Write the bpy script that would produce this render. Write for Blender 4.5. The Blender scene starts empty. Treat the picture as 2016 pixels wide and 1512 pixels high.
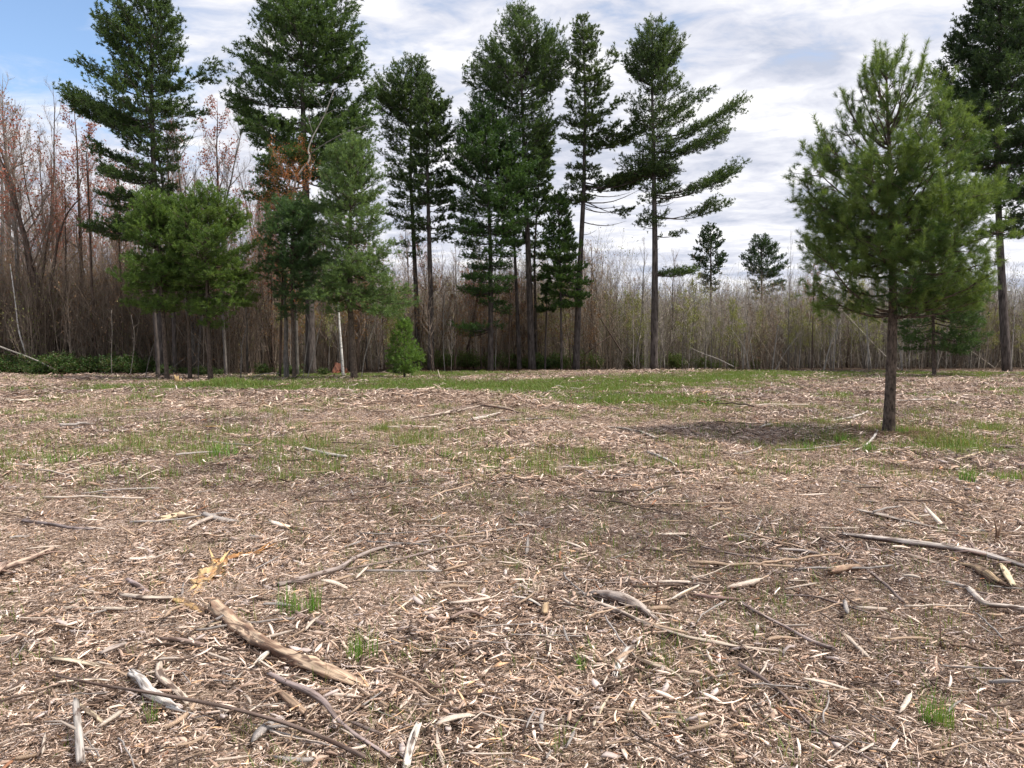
import bpy, math, random
import numpy as np
from mathutils import Vector

random.seed(7)
np.random.seed(7)
rng = np.random.default_rng(7)
SC = bpy.context.scene
COL = SC.collection

# ------------------------------------------------------------------ camera
F = 1515.0                      # focal length in pixels of the 2016 px wide photograph
CAMZ = 1.6
HORIZON = 682.0
PITCH = math.atan((756.0 - HORIZON) / F)
cam_d = bpy.data.cameras.new("camera")
cam_d.sensor_fit = 'HORIZONTAL'
cam_d.sensor_width = 36.0
cam_d.lens = 36.0 * F / 2016.0
cam_d.clip_start = 0.05
cam_d.clip_end = 2000.0
cam = bpy.data.objects.new("camera", cam_d)
COL.objects.link(cam)
cam.location = (0, 0, CAMZ)
cam.rotation_euler = (math.pi / 2 - PITCH, 0, 0)
SC.camera = cam

# ------------------------------------------------------------------ light, sky, exposure
SUN_EL = math.radians(58)
SUN_AZ = math.radians(100)      # clockwise from +Y (the view direction): the sun stands to the right, a little behind
SUN_STRENGTH = 3.4
SUN_ANGLE = 8.0
SKY_STRENGTH = 0.125
CLOUD_STRENGTH = 0.67
EXPOSURE = 0.82

world = bpy.data.worlds.new("World")
SC.world = world
world.use_nodes = True
nt = world.node_tree
nt.nodes.clear()


def N(nt, typ, **kw):
    n = nt.nodes.new(typ)
    for k, v in kw.items():
        if k.startswith("i_"):
            n.inputs[k[2:].replace("_", " ")].default_value = v
        else:
            setattr(n, k, v)
    return n


def ramp(nt, fac, stops, interp='LINEAR'):
    n = nt.nodes.new('ShaderNodeValToRGB')
    cr = n.color_ramp
    cr.interpolation = interp
    while len(cr.elements) < len(stops):
        cr.elements.new(0.5)
    for e, (p, c) in zip(cr.elements, stops):
        e.position = p
        e.color = (c, c, c, 1) if isinstance(c, (int, float)) else (c[0], c[1], c[2], 1)
    nt.links.new(fac, n.inputs[0])
    return n.outputs[0]


def math_n(nt, op, a, b=None, c=None, clamp=False):
    n = nt.nodes.new('ShaderNodeMath')
    n.operation = op
    n.use_clamp = clamp
    for i, v in enumerate((a, b, c)):
        if v is None:
            continue
        if isinstance(v, (int, float)):
            n.inputs[i].default_value = v
        else:
            nt.links.new(v, n.inputs[i])
    return n.outputs[0]


def mixc(nt, fac, a, b, blend='MIX'):
    n = nt.nodes.new('ShaderNodeMix')
    n.data_type = 'RGBA'
    n.blend_type = blend
    for s, v in ((n.inputs[0], fac), (n.inputs[6], a), (n.inputs[7], b)):
        if isinstance(v, (int, float)):
            s.default_value = v
        elif isinstance(v, tuple):
            s.default_value = (v[0], v[1], v[2], 1)
        else:
            nt.links.new(v, s)
    return n.outputs[2]


sky = N(nt, 'ShaderNodeTexSky', sky_type='NISHITA', sun_disc=False, sun_elevation=SUN_EL, sun_rotation=SUN_AZ,
        altitude=100, air_density=1.0, dust_density=0.2, ozone_density=1.5)
bg_sky = N(nt, 'ShaderNodeBackground')
bg_sky.inputs[1].default_value = SKY_STRENGTH
nt.links.new(sky.outputs[0], bg_sky.inputs[0])
tc = N(nt, 'ShaderNodeTexCoord')
sep = N(nt, 'ShaderNodeSeparateXYZ')
nt.links.new(tc.outputs['Generated'], sep.inputs[0])
zz = math_n(nt, 'ADD', math_n(nt, 'MAXIMUM', sep.outputs[2], 0.0), 0.10)
u = math_n(nt, 'DIVIDE', sep.outputs[0], zz)
v = math_n(nt, 'DIVIDE', sep.outputs[1], zz)
comb = N(nt, 'ShaderNodeCombineXYZ')
nt.links.new(u, comb.inputs[0])
nt.links.new(v, comb.inputs[1])
comb.inputs[2].default_value = 3.7


def sky_noise(scale, detail, rough, dist, loc=(0, 0, 0), scl=(1, 1, 1), rot=0.0):
    m = N(nt, 'ShaderNodeMapping')
    m.inputs['Location'].default_value = loc
    m.inputs['Rotation'].default_value = (0, 0, rot)
    m.inputs['Scale'].default_value = scl
    nt.links.new(comb.outputs[0], m.inputs[0])
    n = N(nt, 'ShaderNodeTexNoise', noise_dimensions='3D')
    n.inputs['Scale'].default_value = scale
    n.inputs['Detail'].default_value = detail
    n.inputs['Roughness'].default_value = rough
    n.inputs['Distortion'].default_value = dist
    nt.links.new(m.outputs[0], n.inputs[0])
    return n.outputs[0]


n_big = sky_noise(0.55, 5, 0.5, 0.3, (4.1, 1.3, 0), (0.8, 1.0, 1), 0.25)
n_mid = sky_noise(2.2, 7, 0.55, 0.35, (0.4, 7.7, 0), (0.75, 1.05, 1), 0.35)
n_fine = sky_noise(6.5, 7, 0.6, 0.5, (2.4, 3.7, 0), (0.85, 1.0, 1), 0.4)
# the cloud deck breaks up towards the left of the view, where open sky shows
edge = math_n(nt, 'MULTIPLY_ADD', u, 1.25, 1.33)
edge = math_n(nt, 'MAXIMUM', math_n(nt, 'MINIMUM', edge, 0.35), -0.06)
cov = math_n(nt, 'ADD', math_n(nt, 'ADD', math_n(nt, 'MULTIPLY', n_big, 0.65), math_n(nt, 'MULTIPLY', n_mid, 0.45)), edge)
cov = math_n(nt, 'ADD', cov, math_n(nt, 'MULTIPLY', math_n(nt, 'SUBTRACT', n_fine, 0.5), 0.7))
lowfill = math_n(nt, 'MULTIPLY', math_n(nt, 'SUBTRACT', 0.33, sep.outputs[2], None, True), 3.2)
cov = math_n(nt, 'ADD', cov, lowfill)
cover = ramp(nt, cov, [(0.44, 0.0), (0.90, 1.0)], 'EASE')
tone = math_n(nt, 'ADD', math_n(nt, 'MULTIPLY', n_mid, 0.62), math_n(nt, 'MULTIPLY', n_fine, 0.38))
ccol = ramp(nt, tone, [(0.39, (0.50, 0.54, 0.65)), (0.46, (0.65, 0.67, 0.76)), (0.53, (0.79, 0.80, 0.86)), (0.61, (1.0, 0.99, 1.0))])
bg_cloud = N(nt, 'ShaderNodeBackground')
bg_cloud.inputs[1].default_value = CLOUD_STRENGTH
nt.links.new(ccol, bg_cloud.inputs[0])
mixs = N(nt, 'ShaderNodeMixShader')
nt.links.new(cover, mixs.inputs[0])
nt.links.new(bg_sky.outputs[0], mixs.inputs[1])
nt.links.new(bg_cloud.outputs[0], mixs.inputs[2])
outw = N(nt, 'ShaderNodeOutputWorld')
nt.links.new(mixs.outputs[0], outw.inputs[0])

sun_d = bpy.data.lights.new("sun", 'SUN')
sun_d.energy = SUN_STRENGTH
sun_d.angle = math.radians(SUN_ANGLE)
sun_d.color = (1.0, 0.94, 0.87)
sun = bpy.data.objects.new("sun", sun_d)
COL.objects.link(sun)
sdir = Vector((math.sin(SUN_AZ) * math.cos(SUN_EL), math.cos(SUN_AZ) * math.cos(SUN_EL), math.sin(SUN_EL)))
sun.rotation_euler = sdir.to_track_quat('Z', 'Y').to_euler()
sun.location = sdir * 60

SC.view_settings.view_transform = 'Standard'
SC.view_settings.look = 'None'
SC.view_settings.exposure = EXPOSURE
SC.view_settings.gamma = 1.0
SC.view_settings.use_curve_mapping = False
SC.render.engine = 'CYCLES'
SC.cycles.max_bounces = 6
SC.cycles.diffuse_bounces = 3
SC.cycles.glossy_bounces = 2
SC.cycles.transmission_bounces = 4
SC.cycles.transparent_max_bounces = 6
SC.cycles.use_denoising = True
SC.cycles.use_adaptive_sampling = True
SC.cycles.adaptive_threshold = 0.02
SC.cycles.caustics_reflective = False
SC.cycles.caustics_refractive = False

# ------------------------------------------------------------------ numpy noise and terrain
_perm = np.random.default_rng(99).random((256, 256))


def vnoise(x, y):
    x = np.asarray(x, float)
    y = np.asarray(y, float)
    xi = np.floor(x).astype(int)
    yi = np.floor(y).astype(int)
    fx = x - xi
    fy = y - yi
    fx = fx * fx * (3 - 2 * fx)
    fy = fy * fy * (3 - 2 * fy)
    a = _perm[xi & 255, yi & 255]
    b = _perm[(xi + 1) & 255, yi & 255]
    c = _perm[xi & 255, (yi + 1) & 255]
    d = _perm[(xi + 1) & 255, (yi + 1) & 255]
    return (a + (b - a) * fx) * (1 - fy) + (c + (d - c) * fx) * fy - 0.5


def fbm(x, y, s, o=3):
    r = 0
    a = 1.0
    for i in range(o):
        r = r + a * vnoise(np.asarray(x) / s + 17.3 * i, np.asarray(y) / s + 9.1 * i)
        s *= 0.5
        a *= 0.5
    return r


def sstep(a, b, x):
    t = np.clip((np.asarray(x, float) - a) / (b - a), 0, 1)
    return t * t * (3 - 2 * t)


def HT(x, y):
    x = np.asarray(x, float)
    y = np.asarray(y, float)
    near = sstep(130, 70, y)
    h = 0.16 * fbm(x, y, 7.0, 3) * near
    h = h + 0.075 * fbm(x + 40, y, 0.9, 3) * sstep(45, 20, y)
    h = h + 0.022 * fbm(x + 7, y + 3, 0.22, 2) * sstep(16, 7, y)
    h = h + 0.24 * np.exp(-((y - 22.0 + 0.10 * x) / 2.4) ** 2) * sstep(3.0, -3.5, x)
    h = h - 0.16 * np.exp(-((y - 29.5) / 3.5) ** 2) * sstep(14, 6, x)
    h = h + 0.42 * np.exp(-(((x + 11.2) / 1.5) ** 2 + ((y - 30.5) / 1.1) ** 2))
    h = h + 0.12 * np.exp(-(((x - 10.5) / 5.0) ** 2 + ((y - 46) / 2.5) ** 2))
    return h


_H0 = float(HT(0, 0.5))


def H(x, y):
    return HT(x, y) - _H0


cp, sp = math.cos(PITCH), math.sin(PITCH)


def ray(px, py):
    a = (px - 1008.0) / F
    b = (756.0 - py) / F
    # camera axes: right (1,0,0), up (0,sp,cp), forward (0,cp,-sp)
    return (a, b * sp + cp, b * cp - sp)


def G(px, py):
    """ground point seen at a pixel of the photograph"""
    d = ray(px, py)
    t = -CAMZ / d[2]
    for _ in range(5):
        z = float(H(d[0] * t, d[1] * t))
        t = 0.5 * t + 0.5 * (z - CAMZ) / d[2]
    return (d[0] * t, d[1] * t, float(H(d[0] * t, d[1] * t)))


def AT(px, py, dist):
    """point at depth dist (along +Y) seen at a pixel"""
    d = ray(px, py)
    t = dist / d[1]
    return (d[0] * t, dist, CAMZ + d[2] * t)


# ------------------------------------------------------------------ mesh helpers
def mesh_np(name, verts, tris=None, quads=None, mats=(), smooth=False, col=None, uv=None, matidx=None):
    me = bpy.data.meshes.new(name)
    verts = np.ascontiguousarray(verts, dtype=np.float32)
    nt_ = 0 if tris is None else len(tris)
    nq = 0 if quads is None else len(quads)
    me.vertices.add(len(verts))
    me.vertices.foreach_set("co", verts.ravel())
    loops = []
    if nt_:
        loops.append(np.asarray(tris, np.int32).ravel())
    if nq:
        loops.append(np.asarray(quads, np.int32).ravel())
    loops = np.concatenate(loops)
    me.loops.add(len(loops))
    me.loops.foreach_set("vertex_index", loops)
    starts = np.concatenate([np.arange(nt_) * 3, nt_ * 3 + np.arange(nq) * 4]).astype(np.int32)
    me.polygons.add(nt_ + nq)
    me.polygons.foreach_set("loop_start", starts)
    if matidx is not None:
        me.polygons.foreach_set("material_index", np.asarray(matidx, np.int32))
    me.update(calc_edges=True)
    if smooth:
        me.polygons.foreach_set("use_smooth", np.ones(nt_ + nq, dtype=bool))
    if col is not None:
        a = me.attributes.new("Col", 'FLOAT_COLOR', 'POINT')
        c = np.ones((len(verts), 4), np.float32)
        c[:, :3] = col
        a.data.foreach_set("color", c.ravel())
    if uv is not None:
        a = me.attributes.new("grain", 'FLOAT_VECTOR', 'POINT')
        a.data.foreach_set("vector", np.ascontiguousarray(uv, np.float32).ravel())
    for m in (mats if isinstance(mats, (list, tuple)) else [mats]):
        me.materials.append(m)
    return me


def link(name, data, parent=None, loc=None, kind=None):
    o = bpy.data.objects.new(name, data)
    COL.objects.link(o)
    if parent is not None:
        o.parent = parent
    if loc is not None:
        o.location = loc
    if kind:
        o["kind"] = kind
    return o


def tag(o, label, cat=None, group=None, kind=None):
    if label:
        o["label"] = label
    if cat:
        o["category"] = cat
    if group:
        o["group"] = group
    if kind:
        o["kind"] = kind
    return o


def unit(v):
    v = np.asarray(v, float)
    return v / np.maximum(np.linalg.norm(v, axis=-1, keepdims=True), 1e-9)


def perp(d):
    d = np.asarray(d, float)
    ref = np.where(np.abs(d[..., 2:3]) < 0.9, np.array([0, 0, 1.0]), np.array([1.0, 0, 0]))
    a = unit(np.cross(d, ref))
    b = np.cross(d, a)
    return a, b


class Acc:
    """collects triangles and quads for one mesh"""

    def __init__(s):
        s.v, s.t, s.q, s.c, s.n = [], [], [], [], 0

    def add(s, v, t=None, q=None, c=None):
        v = np.asarray(v, float).reshape(-1, 3)
        if t is not None and len(t):
            s.t.append(np.asarray(t, int) + s.n)
        if q is not None and len(q):
            s.q.append(np.asarray(q, int) + s.n)
        s.v.append(v)
        if c is None:
            c = (1, 1, 1)
        c = np.asarray(c, float)
        s.c.append(np.broadcast_to(c, (len(v), 3)) if c.ndim == 1 else c)
        s.n += len(v)

    def frusta(s, P0, P1, R0, R1, k=3, c=None):
        P0, P1 = np.asarray(P0, float), np.asarray(P1, float)
        n = len(P0)
        if not n:
            return
        R0, R1 = np.broadcast_to(R0, (n,)), np.broadcast_to(R1, (n,))
        a, b = perp(unit(P1 - P0))
        an = np.arange(k) * 2 * math.pi / k
        ring = a[:, None] * np.cos(an)[None, :, None] + b[:, None] * np.sin(an)[None, :, None]
        V = np.concatenate([P0[:, None] + ring * R0[:, None, None], P1[:, None] + ring * R1[:, None, None]], 1)
        i = np.arange(k)
        j = (i + 1) % k
        q = np.stack([i, j, j + k, i + k], 1)
        Q = (q[None] + (np.arange(n) * 2 * k)[:, None, None]).reshape(-1, 4)
        if c is not None and np.asarray(c).ndim == 2:
            c = np.repeat(np.asarray(c), 2 * k, 0)
        s.add(V.reshape(-1, 3), q=Q, c=c)

    def needles(s, P, D, L, W, c=None, bend=0.0):
        """thin triangles: base P, direction D, length L, width W"""
        n = len(P)
        if not n:
            return
        D = unit(D)
        a, b = perp(D)
        th = rng.random(n) * 2 * math.pi
        sd = a * np.cos(th)[:, None] + b * np.sin(th)[:, None]
        L = np.broadcast_to(L, (n,))
        W = np.broadcast_to(W, (n,))
        V = np.stack([P - sd * W[:, None] * .5, P + sd * W[:, None] * .5, P + D * L[:, None]], 1)
        T = np.arange(n * 3).reshape(n, 3)
        if c is not None and np.asarray(c).ndim == 2:
            c = np.repeat(np.asarray(c), 3, 0)
        s.add(V.reshape(-1, 3), t=T, c=c)

    def tube(s, pts, rad, k=8, c=None, rough=0.0, cap=True, rs=0, ry=0):
        pts = np.asarray(pts, float)
        rad = np.asarray(rad, float)
        n = len(pts)
        d = unit(np.gradient(pts, axis=0))
        a, b = perp(d)
        for i in range(1, n):       # parallel transport
            x = a[i - 1] - d[i] * np.dot(a[i - 1], d[i])
            if np.linalg.norm(x) > 1e-6:
                a[i] = unit(x)
                b[i] = np.cross(d[i], a[i])
        an = np.arange(k) * 2 * math.pi / k
        R = rad[:, None] * np.ones((1, k))
        if rough:
            ii, jj = np.meshgrid(np.arange(n), np.arange(k), indexing='ij')
            R = R * (1 + rough * 2 * vnoise(ii * 0.6 + rs, np.cos(jj * 2 * math.pi / k) * 1.6 + rs * 3 + np.sin(jj * 2 * math.pi / k) * 1.1))
        V = pts[:, None] + (a[:, None] * np.cos(an)[None, :, None] + b[:, None] * np.sin(an)[None, :, None]) * R[..., None]
        V = V.reshape(-1, 3)
        q = []
        for i in range(n - 1):
            for j in range(k):
                j2 = (j + 1) % k
                q.append((i * k + j, i * k + j2, (i + 1) * k + j2, (i + 1) * k + j))
        t = []
        if cap:
            V = np.vstack([V, pts[:1], pts[-1:]])
            c0, c1 = n * k, n * k + 1
            for j in range(k):
                j2 = (j + 1) % k
                t.append((c0, j2, j))
                t.append((c1, (n - 1) * k + j, (n - 1) * k + j2))
            if c is not None and np.asarray(c).ndim == 2:
                c = np.vstack([c, c[:1], c[-1:]])
        s.add(V, t=t, q=q, c=c)

    def mesh(s, name, mat, smooth=False, origin=None):
        v = np.concatenate(s.v)
        if origin is not None:
            v = v - np.asarray(origin)
        t = np.concatenate(s.t) if s.t else None
        q = np.concatenate(s.q) if s.q else None
        return mesh_np(name, v, t, q, mat, smooth, np.concatenate(s.c))


# ------------------------------------------------------------------ materials
def new_mat(name):
    m = bpy.data.materials.new(name)
    m.use_nodes = True
    m.node_tree.nodes.clear()
    return m, m.node_tree


def finish(nt, color, rough=0.8, bump=None, bump_d=0.01, bump_s=0.5, spec=0.2, trans=0.0, trans_col=None):
    p = N(nt, 'ShaderNodeBsdfPrincipled')
    if isinstance(color, tuple):
        p.inputs['Base Color'].default_value = (*color, 1)
    else:
        nt.links.new(color, p.inputs['Base Color'])
    p.inputs['Roughness'].default_value = rough
    p.inputs['Specular IOR Level'].default_value = spec
    if bump is not None:
        b = N(nt, 'ShaderNodeBump')
        b.inputs['Strength'].default_value = bump_s
        b.inputs['Distance'].default_value = bump_d
        nt.links.new(bump, b.inputs['Height'])
        nt.links.new(b.outputs[0], p.inputs['Normal'])
    out = N(nt, 'ShaderNodeOutputMaterial')
    if trans > 0:
        t = N(nt, 'ShaderNodeBsdfTranslucent')
        if trans_col is None:
            if isinstance(color, tuple):
                t.inputs[0].default_value = (*color, 1)
            else:
                nt.links.new(color, t.inputs[0])
        else:
            nt.links.new(trans_col, t.inputs[0])
        mx = N(nt, 'ShaderNodeMixShader')
        mx.inputs[0].default_value = trans
        nt.links.new(p.outputs[0], mx.inputs[1])
        nt.links.new(t.outputs[0], mx.inputs[2])
        nt.links.new(mx.outputs[0], out.inputs[0])
    else:
        nt.links.new(p.outputs[0], out.inputs[0])


def tnoise(nt, coord, scale, detail=4, rough=0.55, dist=0.0, scl=None, loc=None):
    if scl is not None or loc is not None:
        m = N(nt, 'ShaderNodeMapping')
        if scl:
            m.inputs['Scale'].default_value = scl
        if loc:
            m.inputs['Location'].default_value = loc
        nt.links.new(coord, m.inputs[0])
        coord = m.outputs[0]
    n = N(nt, 'ShaderNodeTexNoise')
    n.inputs['Scale'].default_value = scale
    n.inputs['Detail'].default_value = detail
    n.inputs['Roughness'].default_value = rough
    n.inputs['Distortion'].default_value = dist
    nt.links.new(coord, n.inputs[0])
    return n.outputs[0]


def attr(nt, name, out='Color'):
    a = N(nt, 'ShaderNodeAttribute', attribute_name=name)
    return a.outputs[out]


def needle_mat(name, rough=0.45, trans=0.4, spec=0.35):
    m, nt = new_mat(name)
    c = attr(nt, "Col")
    tcn = mixc(nt, 1.0, c, (1.25, 1.2, 0.55), 'MULTIPLY')
    finish(nt, c, rough, spec=spec, trans=trans, trans_col=tcn)
    return m


def bark_mat(name, dark, light, sc=9.0, zst=0.22, bump_d=0.03, mottled=None):
    m, nt = new_mat(name)
    co = N(nt, 'ShaderNodeTexCoord').outputs['Object']
    f = tnoise(nt, co, sc, 6, 0.65, 0.4, (1, 1, zst))
    g = tnoise(nt, co, sc * 0.22, 3)
    c = ramp(nt, f, [(0.35, dark), (0.62, light)])
    tint = ramp(nt, g, [(0.3, 0.78), (0.7, 1.2)])
    c = mixc(nt, 1.0, c, tint, 'MULTIPLY')
    if mottled:
        h = tnoise(nt, co, mottled[1], 3, 0.5, 0.2, mottled[2])
        c = mixc(nt, ramp(nt, h, [(mottled[3], 0.0), (mottled[3] + 0.05, 1.0)]), c, mottled[0])
    finish(nt, c, 0.9, bump=f, bump_d=bump_d, bump_s=0.8, spec=0.15)
    return m


def col_mat(name, rough=0.8, spec=0.2, trans=0.0, grain=False, var=0.0):
    m, nt = new_mat(name)
    c = attr(nt, "Col")
    if grain:
        g = attr(nt, "grain", 'Vector')
        f = tnoise(nt, g, 1.0, 4, 0.6, 0.3, (70, 70, 4))
        f2 = tnoise(nt, g, 1.0, 3, 0.6, 0.6, (22, 22, 5))
        c = mixc(nt, 1.0, c, ramp(nt, f, [(0.32, 0.45), (0.55, 1.05), (0.7, 1.2)]), 'MULTIPLY')
        c = mixc(nt, ramp(nt, f2, [(0.54, 0.0), (0.60, 0.85)]), c, (0.075, 0.045, 0.033))
        finish(nt, c, rough, bump=f, bump_d=0.008, bump_s=0.9, spec=spec)
        return m
    if var:
        r = N(nt, 'ShaderNodeObjectInfo').outputs['Random']
        c = mixc(nt, 1.0, c, ramp(nt, r, [(0.0, 1 - var), (1.0, 1 + var)]), 'MULTIPLY')
    finish(nt, c, rough, spec=spec, trans=trans)
    return m


M_needle = needle_mat("pine_needles")
M_leaf = needle_mat("small_leaves", 0.5, 0.35, 0.25)
M_grass = needle_mat("grass_blades", 0.45, 0.35, 0.3)
M_pinebark = bark_mat("pine_bark", (0.030, 0.025, 0.022), (0.125, 0.105, 0.095), 10, 0.2, 0.04)
M_youngbark = bark_mat("young_pine_bark", (0.035, 0.027, 0.022), (0.15, 0.115, 0.09), 26, 0.35, 0.012)
M_greybark = bark_mat("grey_bark", (0.07, 0.062, 0.055), (0.20, 0.18, 0.16), 14, 0.25, 0.01)
M_brownbark = bark_mat("brown_bark", (0.045, 0.032, 0.025), (0.14, 0.10, 0.08), 14, 0.25, 0.01)
M_palebark = bark_mat("pale_sapling_bark", (0.17, 0.155, 0.135), (0.36, 0.33, 0.29), 12, 0.2, 0.004)
M_birch = bark_mat("birch_bark", (0.55, 0.53, 0.49), (0.78, 0.76, 0.72), 6, 1.0, 0.004, ((0.05, 0.045, 0.04), 9.0, (0.6, 0.6, 4.5), 0.60))
M_twig = col_mat("twig_bark", 0.9, 0.1)
M_chip = col_mat("wood_chip", 0.75, 0.25, var=0.18)
M_wood = col_mat("broken_wood", 0.75, 0.25, grain=True)
M_splinters = {}
for nm, dk, lt in (("pale", (0.45, 0.36, 0.28), (0.72, 0.61, 0.51)), ("tan", (0.26, 0.18, 0.12), (0.48, 0.35, 0.25)),
                   ("grey", (0.20, 0.175, 0.16), (0.40, 0.36, 0.33)), ("brown", (0.055, 0.038, 0.03), (0.15, 0.105, 0.08))):
    m, nt = new_mat(nm + "_wood")
    co = N(nt, 'ShaderNodeTexCoord').outputs['Object']
    f = tnoise(nt, co, 1.0, 4, 0.6, 0.3, (14, 160, 160))
    r = N(nt, 'ShaderNodeObjectInfo').outputs['Random']
    c = ramp(nt, f, [(0.34, dk), (0.6, lt)])
    c = mixc(nt, 1.0, c, ramp(nt, r, [(0.0, 0.72), (1.0, 1.12)]), 'MULTIPLY')
    finish(nt, c, 0.75, bump=f, bump_d=0.004, bump_s=0.7, spec=0.25)
    M_splinters[nm] = m

# ------------------------------------------------------------------ ground sheet
# green areas, in world metres: (x, y, rx, ry, strength)
GREEN = []


def green_px(pts, rx, ry, s):
    for (px, py) in pts:
        g = G(px, py)
        GREEN.append((g[0], g[1], rx, ry, s))


green_px([(760, 766), (850, 765), (940, 765), (1030, 764), (1110, 762), (1190, 757), (1270, 752), (1350, 747), (1430, 743), (1500, 740), (1560, 737)], 2.4, 3.4, 1.0)
green_px([(1180, 790), (1240, 786), (1290, 792)], 1.6, 2.4, 0.9)
green_px([(150, 775), (200, 774), (250, 774), (310, 771), (380, 768), (430, 762)], 1.7, 3.2, 1.0)
green_px([(560, 765), (620, 764), (680, 762), (500, 760)], 1.8, 3.2, 0.8)
green_px([(640, 742), (720, 742), (860, 738), (900, 736), (600, 744), (960, 733)], 2.6, 3.0, 0.85)
green_px([(340, 860), (420, 880), (400, 860), (300, 885), (480, 885), (120, 900), (20, 905), (540, 880)], 1.0, 1.2, 0.6)
green_px([(60, 950), (200, 935), (700, 880), (820, 870), (930, 890), (620, 915), (760, 845), (1000, 905), (1150, 905), (700, 1000), (880, 975)], 1.0, 1.1, 0.42)
green_px([(1820, 862), (1880, 870), (1930, 880), (1860, 885), (1790, 855), (1990, 850)], 0.6, 0.85, 1.0)
green_px([(1660, 868), (1590, 875), (1700, 885), (1905, 935), (1985, 945), (1560, 840)], 0.3, 0.4, 0.9)
green_px([(1720, 733), (1640, 734), (1960, 738)], 3.5, 2.2, 0.45)
green_px([(980, 1130), (930, 1100), (1220, 1090), (1300, 1110), (760, 1120), (1080, 990), (1240, 1000), (1330, 1220)], 0.5, 0.6, 0.45)


def greenness(x, y):
    x = np.asarray(x, float)
    y = np.asarray(y, float)
    g = np.zeros(np.broadcast(x, y).shape)
    for (gx, gy, rx, ry, s) in GREEN:
        g = np.maximum(g, s * np.exp(-(((x - gx) / rx) ** 2 + ((y - gy) / ry) ** 2)))
    return np.clip(g * (1.0 + 0.75 * fbm(x + 3, y, 0.8 + 0.02 * y.mean() if y.ndim else 1.0, 3)), 0, 1)


PALE = [(G(1650, 960), 2.0, 1.7), (G(1500, 900), 1.4, 1.5), (G(350, 800), 6.0, 1.8), (G(600, 800), 4.0, 1.5), (G(1100, 735), 6, 2.5), (G(1350, 880), 1.2, 1.5)]
DARKZ = [(G(1150, 905), 0.8, 0.8), (G(750, 960), 1.5, 1.0), (G(1880, 745), 4, 1.5), (G(1250, 1060), 1.5, 0.8), (G(1700, 1330), .8, .4)]


def paleness(x, y):
    p = 0.60 + 0.62 * fbm(np.asarray(x) + 11, np.asarray(y) + 5, 2.6, 3)
    for (c, rx, ry) in PALE:
        p = p + 0.45 * np.exp(-(((x - c[0]) / rx) ** 2 + ((y - c[1]) / ry) ** 2))
    for (c, rx, ry) in DARKZ:
        p = p - 0.2 * np.exp(-(((x - c[0]) / rx) ** 2 + ((y - c[1]) / ry) ** 2))
    return np.clip(p, 0, 1)


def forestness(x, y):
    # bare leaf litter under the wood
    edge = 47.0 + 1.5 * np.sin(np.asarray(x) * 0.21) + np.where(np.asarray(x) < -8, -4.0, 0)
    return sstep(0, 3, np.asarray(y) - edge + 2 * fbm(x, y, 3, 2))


yy = np.concatenate([np.linspace(-6, 1.5, 16), 1.5 + np.cumsum(np.geomspace(0.035, 2.2, 330))])
far = np.array([yy[-1] + 40, yy[-1] + 200, 1200.0])
yy = np.concatenate([yy, far])
ww = np.maximum(12, yy * 1.15 + 9)
ww[-3:] = (500, 900, 1400)
us = np.linspace(-1, 1, 321)
us = np.sign(us) * np.abs(us) ** 1.15
X = us[None, :] * ww[:, None]
Y = np.repeat(yy[:, None], len(us), 1)
Z = H(X, Y)
ny, nx = X.shape
idx = np.arange(ny * nx).reshape(ny, nx)
quads = np.stack([idx[:-1, :-1], idx[:-1, 1:], idx[1:, 1:], idx[1:, :-1]], -1).reshape(-1, 4)
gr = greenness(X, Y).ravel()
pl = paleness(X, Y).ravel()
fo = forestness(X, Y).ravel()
m, nt = new_mat("ground_mulch")
co = N(nt, 'ShaderNodeTexCoord').outputs['Object']
a = attr(nt, "Col")
sepc = N(nt, 'ShaderNodeSeparateColor')
nt.links.new(a, sepc.inputs[0])
# shredded wood: two crossing sets of stretched noise
s1 = tnoise(nt, co, 1.0, 5, 0.7, 0.8, (9, 30, 9))
s2 = tnoise(nt, co, 1.0, 5, 0.7, 0.8, (26, 11, 9), (3, 7, 0))
s3 = tnoise(nt, co, 1.6, 6, 0.75, 0.5)
fibre = math_n(nt, 'MAXIMUM', s1, s2)
mul = ramp(nt, fibre, [(0.42, (0.06, 0.040, 0.028)), (0.52, (0.18, 0.125, 0.09)), (0.61, (0.38, 0.295, 0.22)), (0.72, (0.60, 0.50, 0.40))])
mul_d = ramp(nt, fibre, [(0.44, (0.045, 0.030, 0.023)), (0.58, (0.13, 0.09, 0.068)), (0.70, (0.28, 0.21, 0.165))])
pf = math_n(nt, 'MULTIPLY_ADD', s3, 0.6, math_n(nt, 'SUBTRACT', sepc.outputs[1], 0.3), True)
mul = mixc(nt, pf, mul_d, mul)
gcol = ramp(nt, tnoise(nt, co, 14, 4, 0.7), [(0.35, (0.07, 0.11, 0.025)), (0.65, (0.15, 0.22, 0.055))])
gm = ramp(nt, math_n(nt, 'ADD', sepc.outputs[0], math_n(nt, 'MULTIPLY', math_n(nt, 'SUBTRACT', s3, 0.5), 0.9)), [(0.35, 0.0), (0.75, 0.85)])
c = mixc(nt, gm, mul, gcol)
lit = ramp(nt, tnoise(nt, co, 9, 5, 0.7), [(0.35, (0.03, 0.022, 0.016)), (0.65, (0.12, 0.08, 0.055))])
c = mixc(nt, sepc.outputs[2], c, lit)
finish(nt, c, 0.9, bump=fibre, bump_d=0.05, bump_s=0.7, spec=0.1)
M_ground = m
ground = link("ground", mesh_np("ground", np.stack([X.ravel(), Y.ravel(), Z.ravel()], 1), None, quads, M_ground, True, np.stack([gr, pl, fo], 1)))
tag(ground, "uneven clearing floor covered in shredded wood mulch with green grassy strips", kind='structure')


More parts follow.
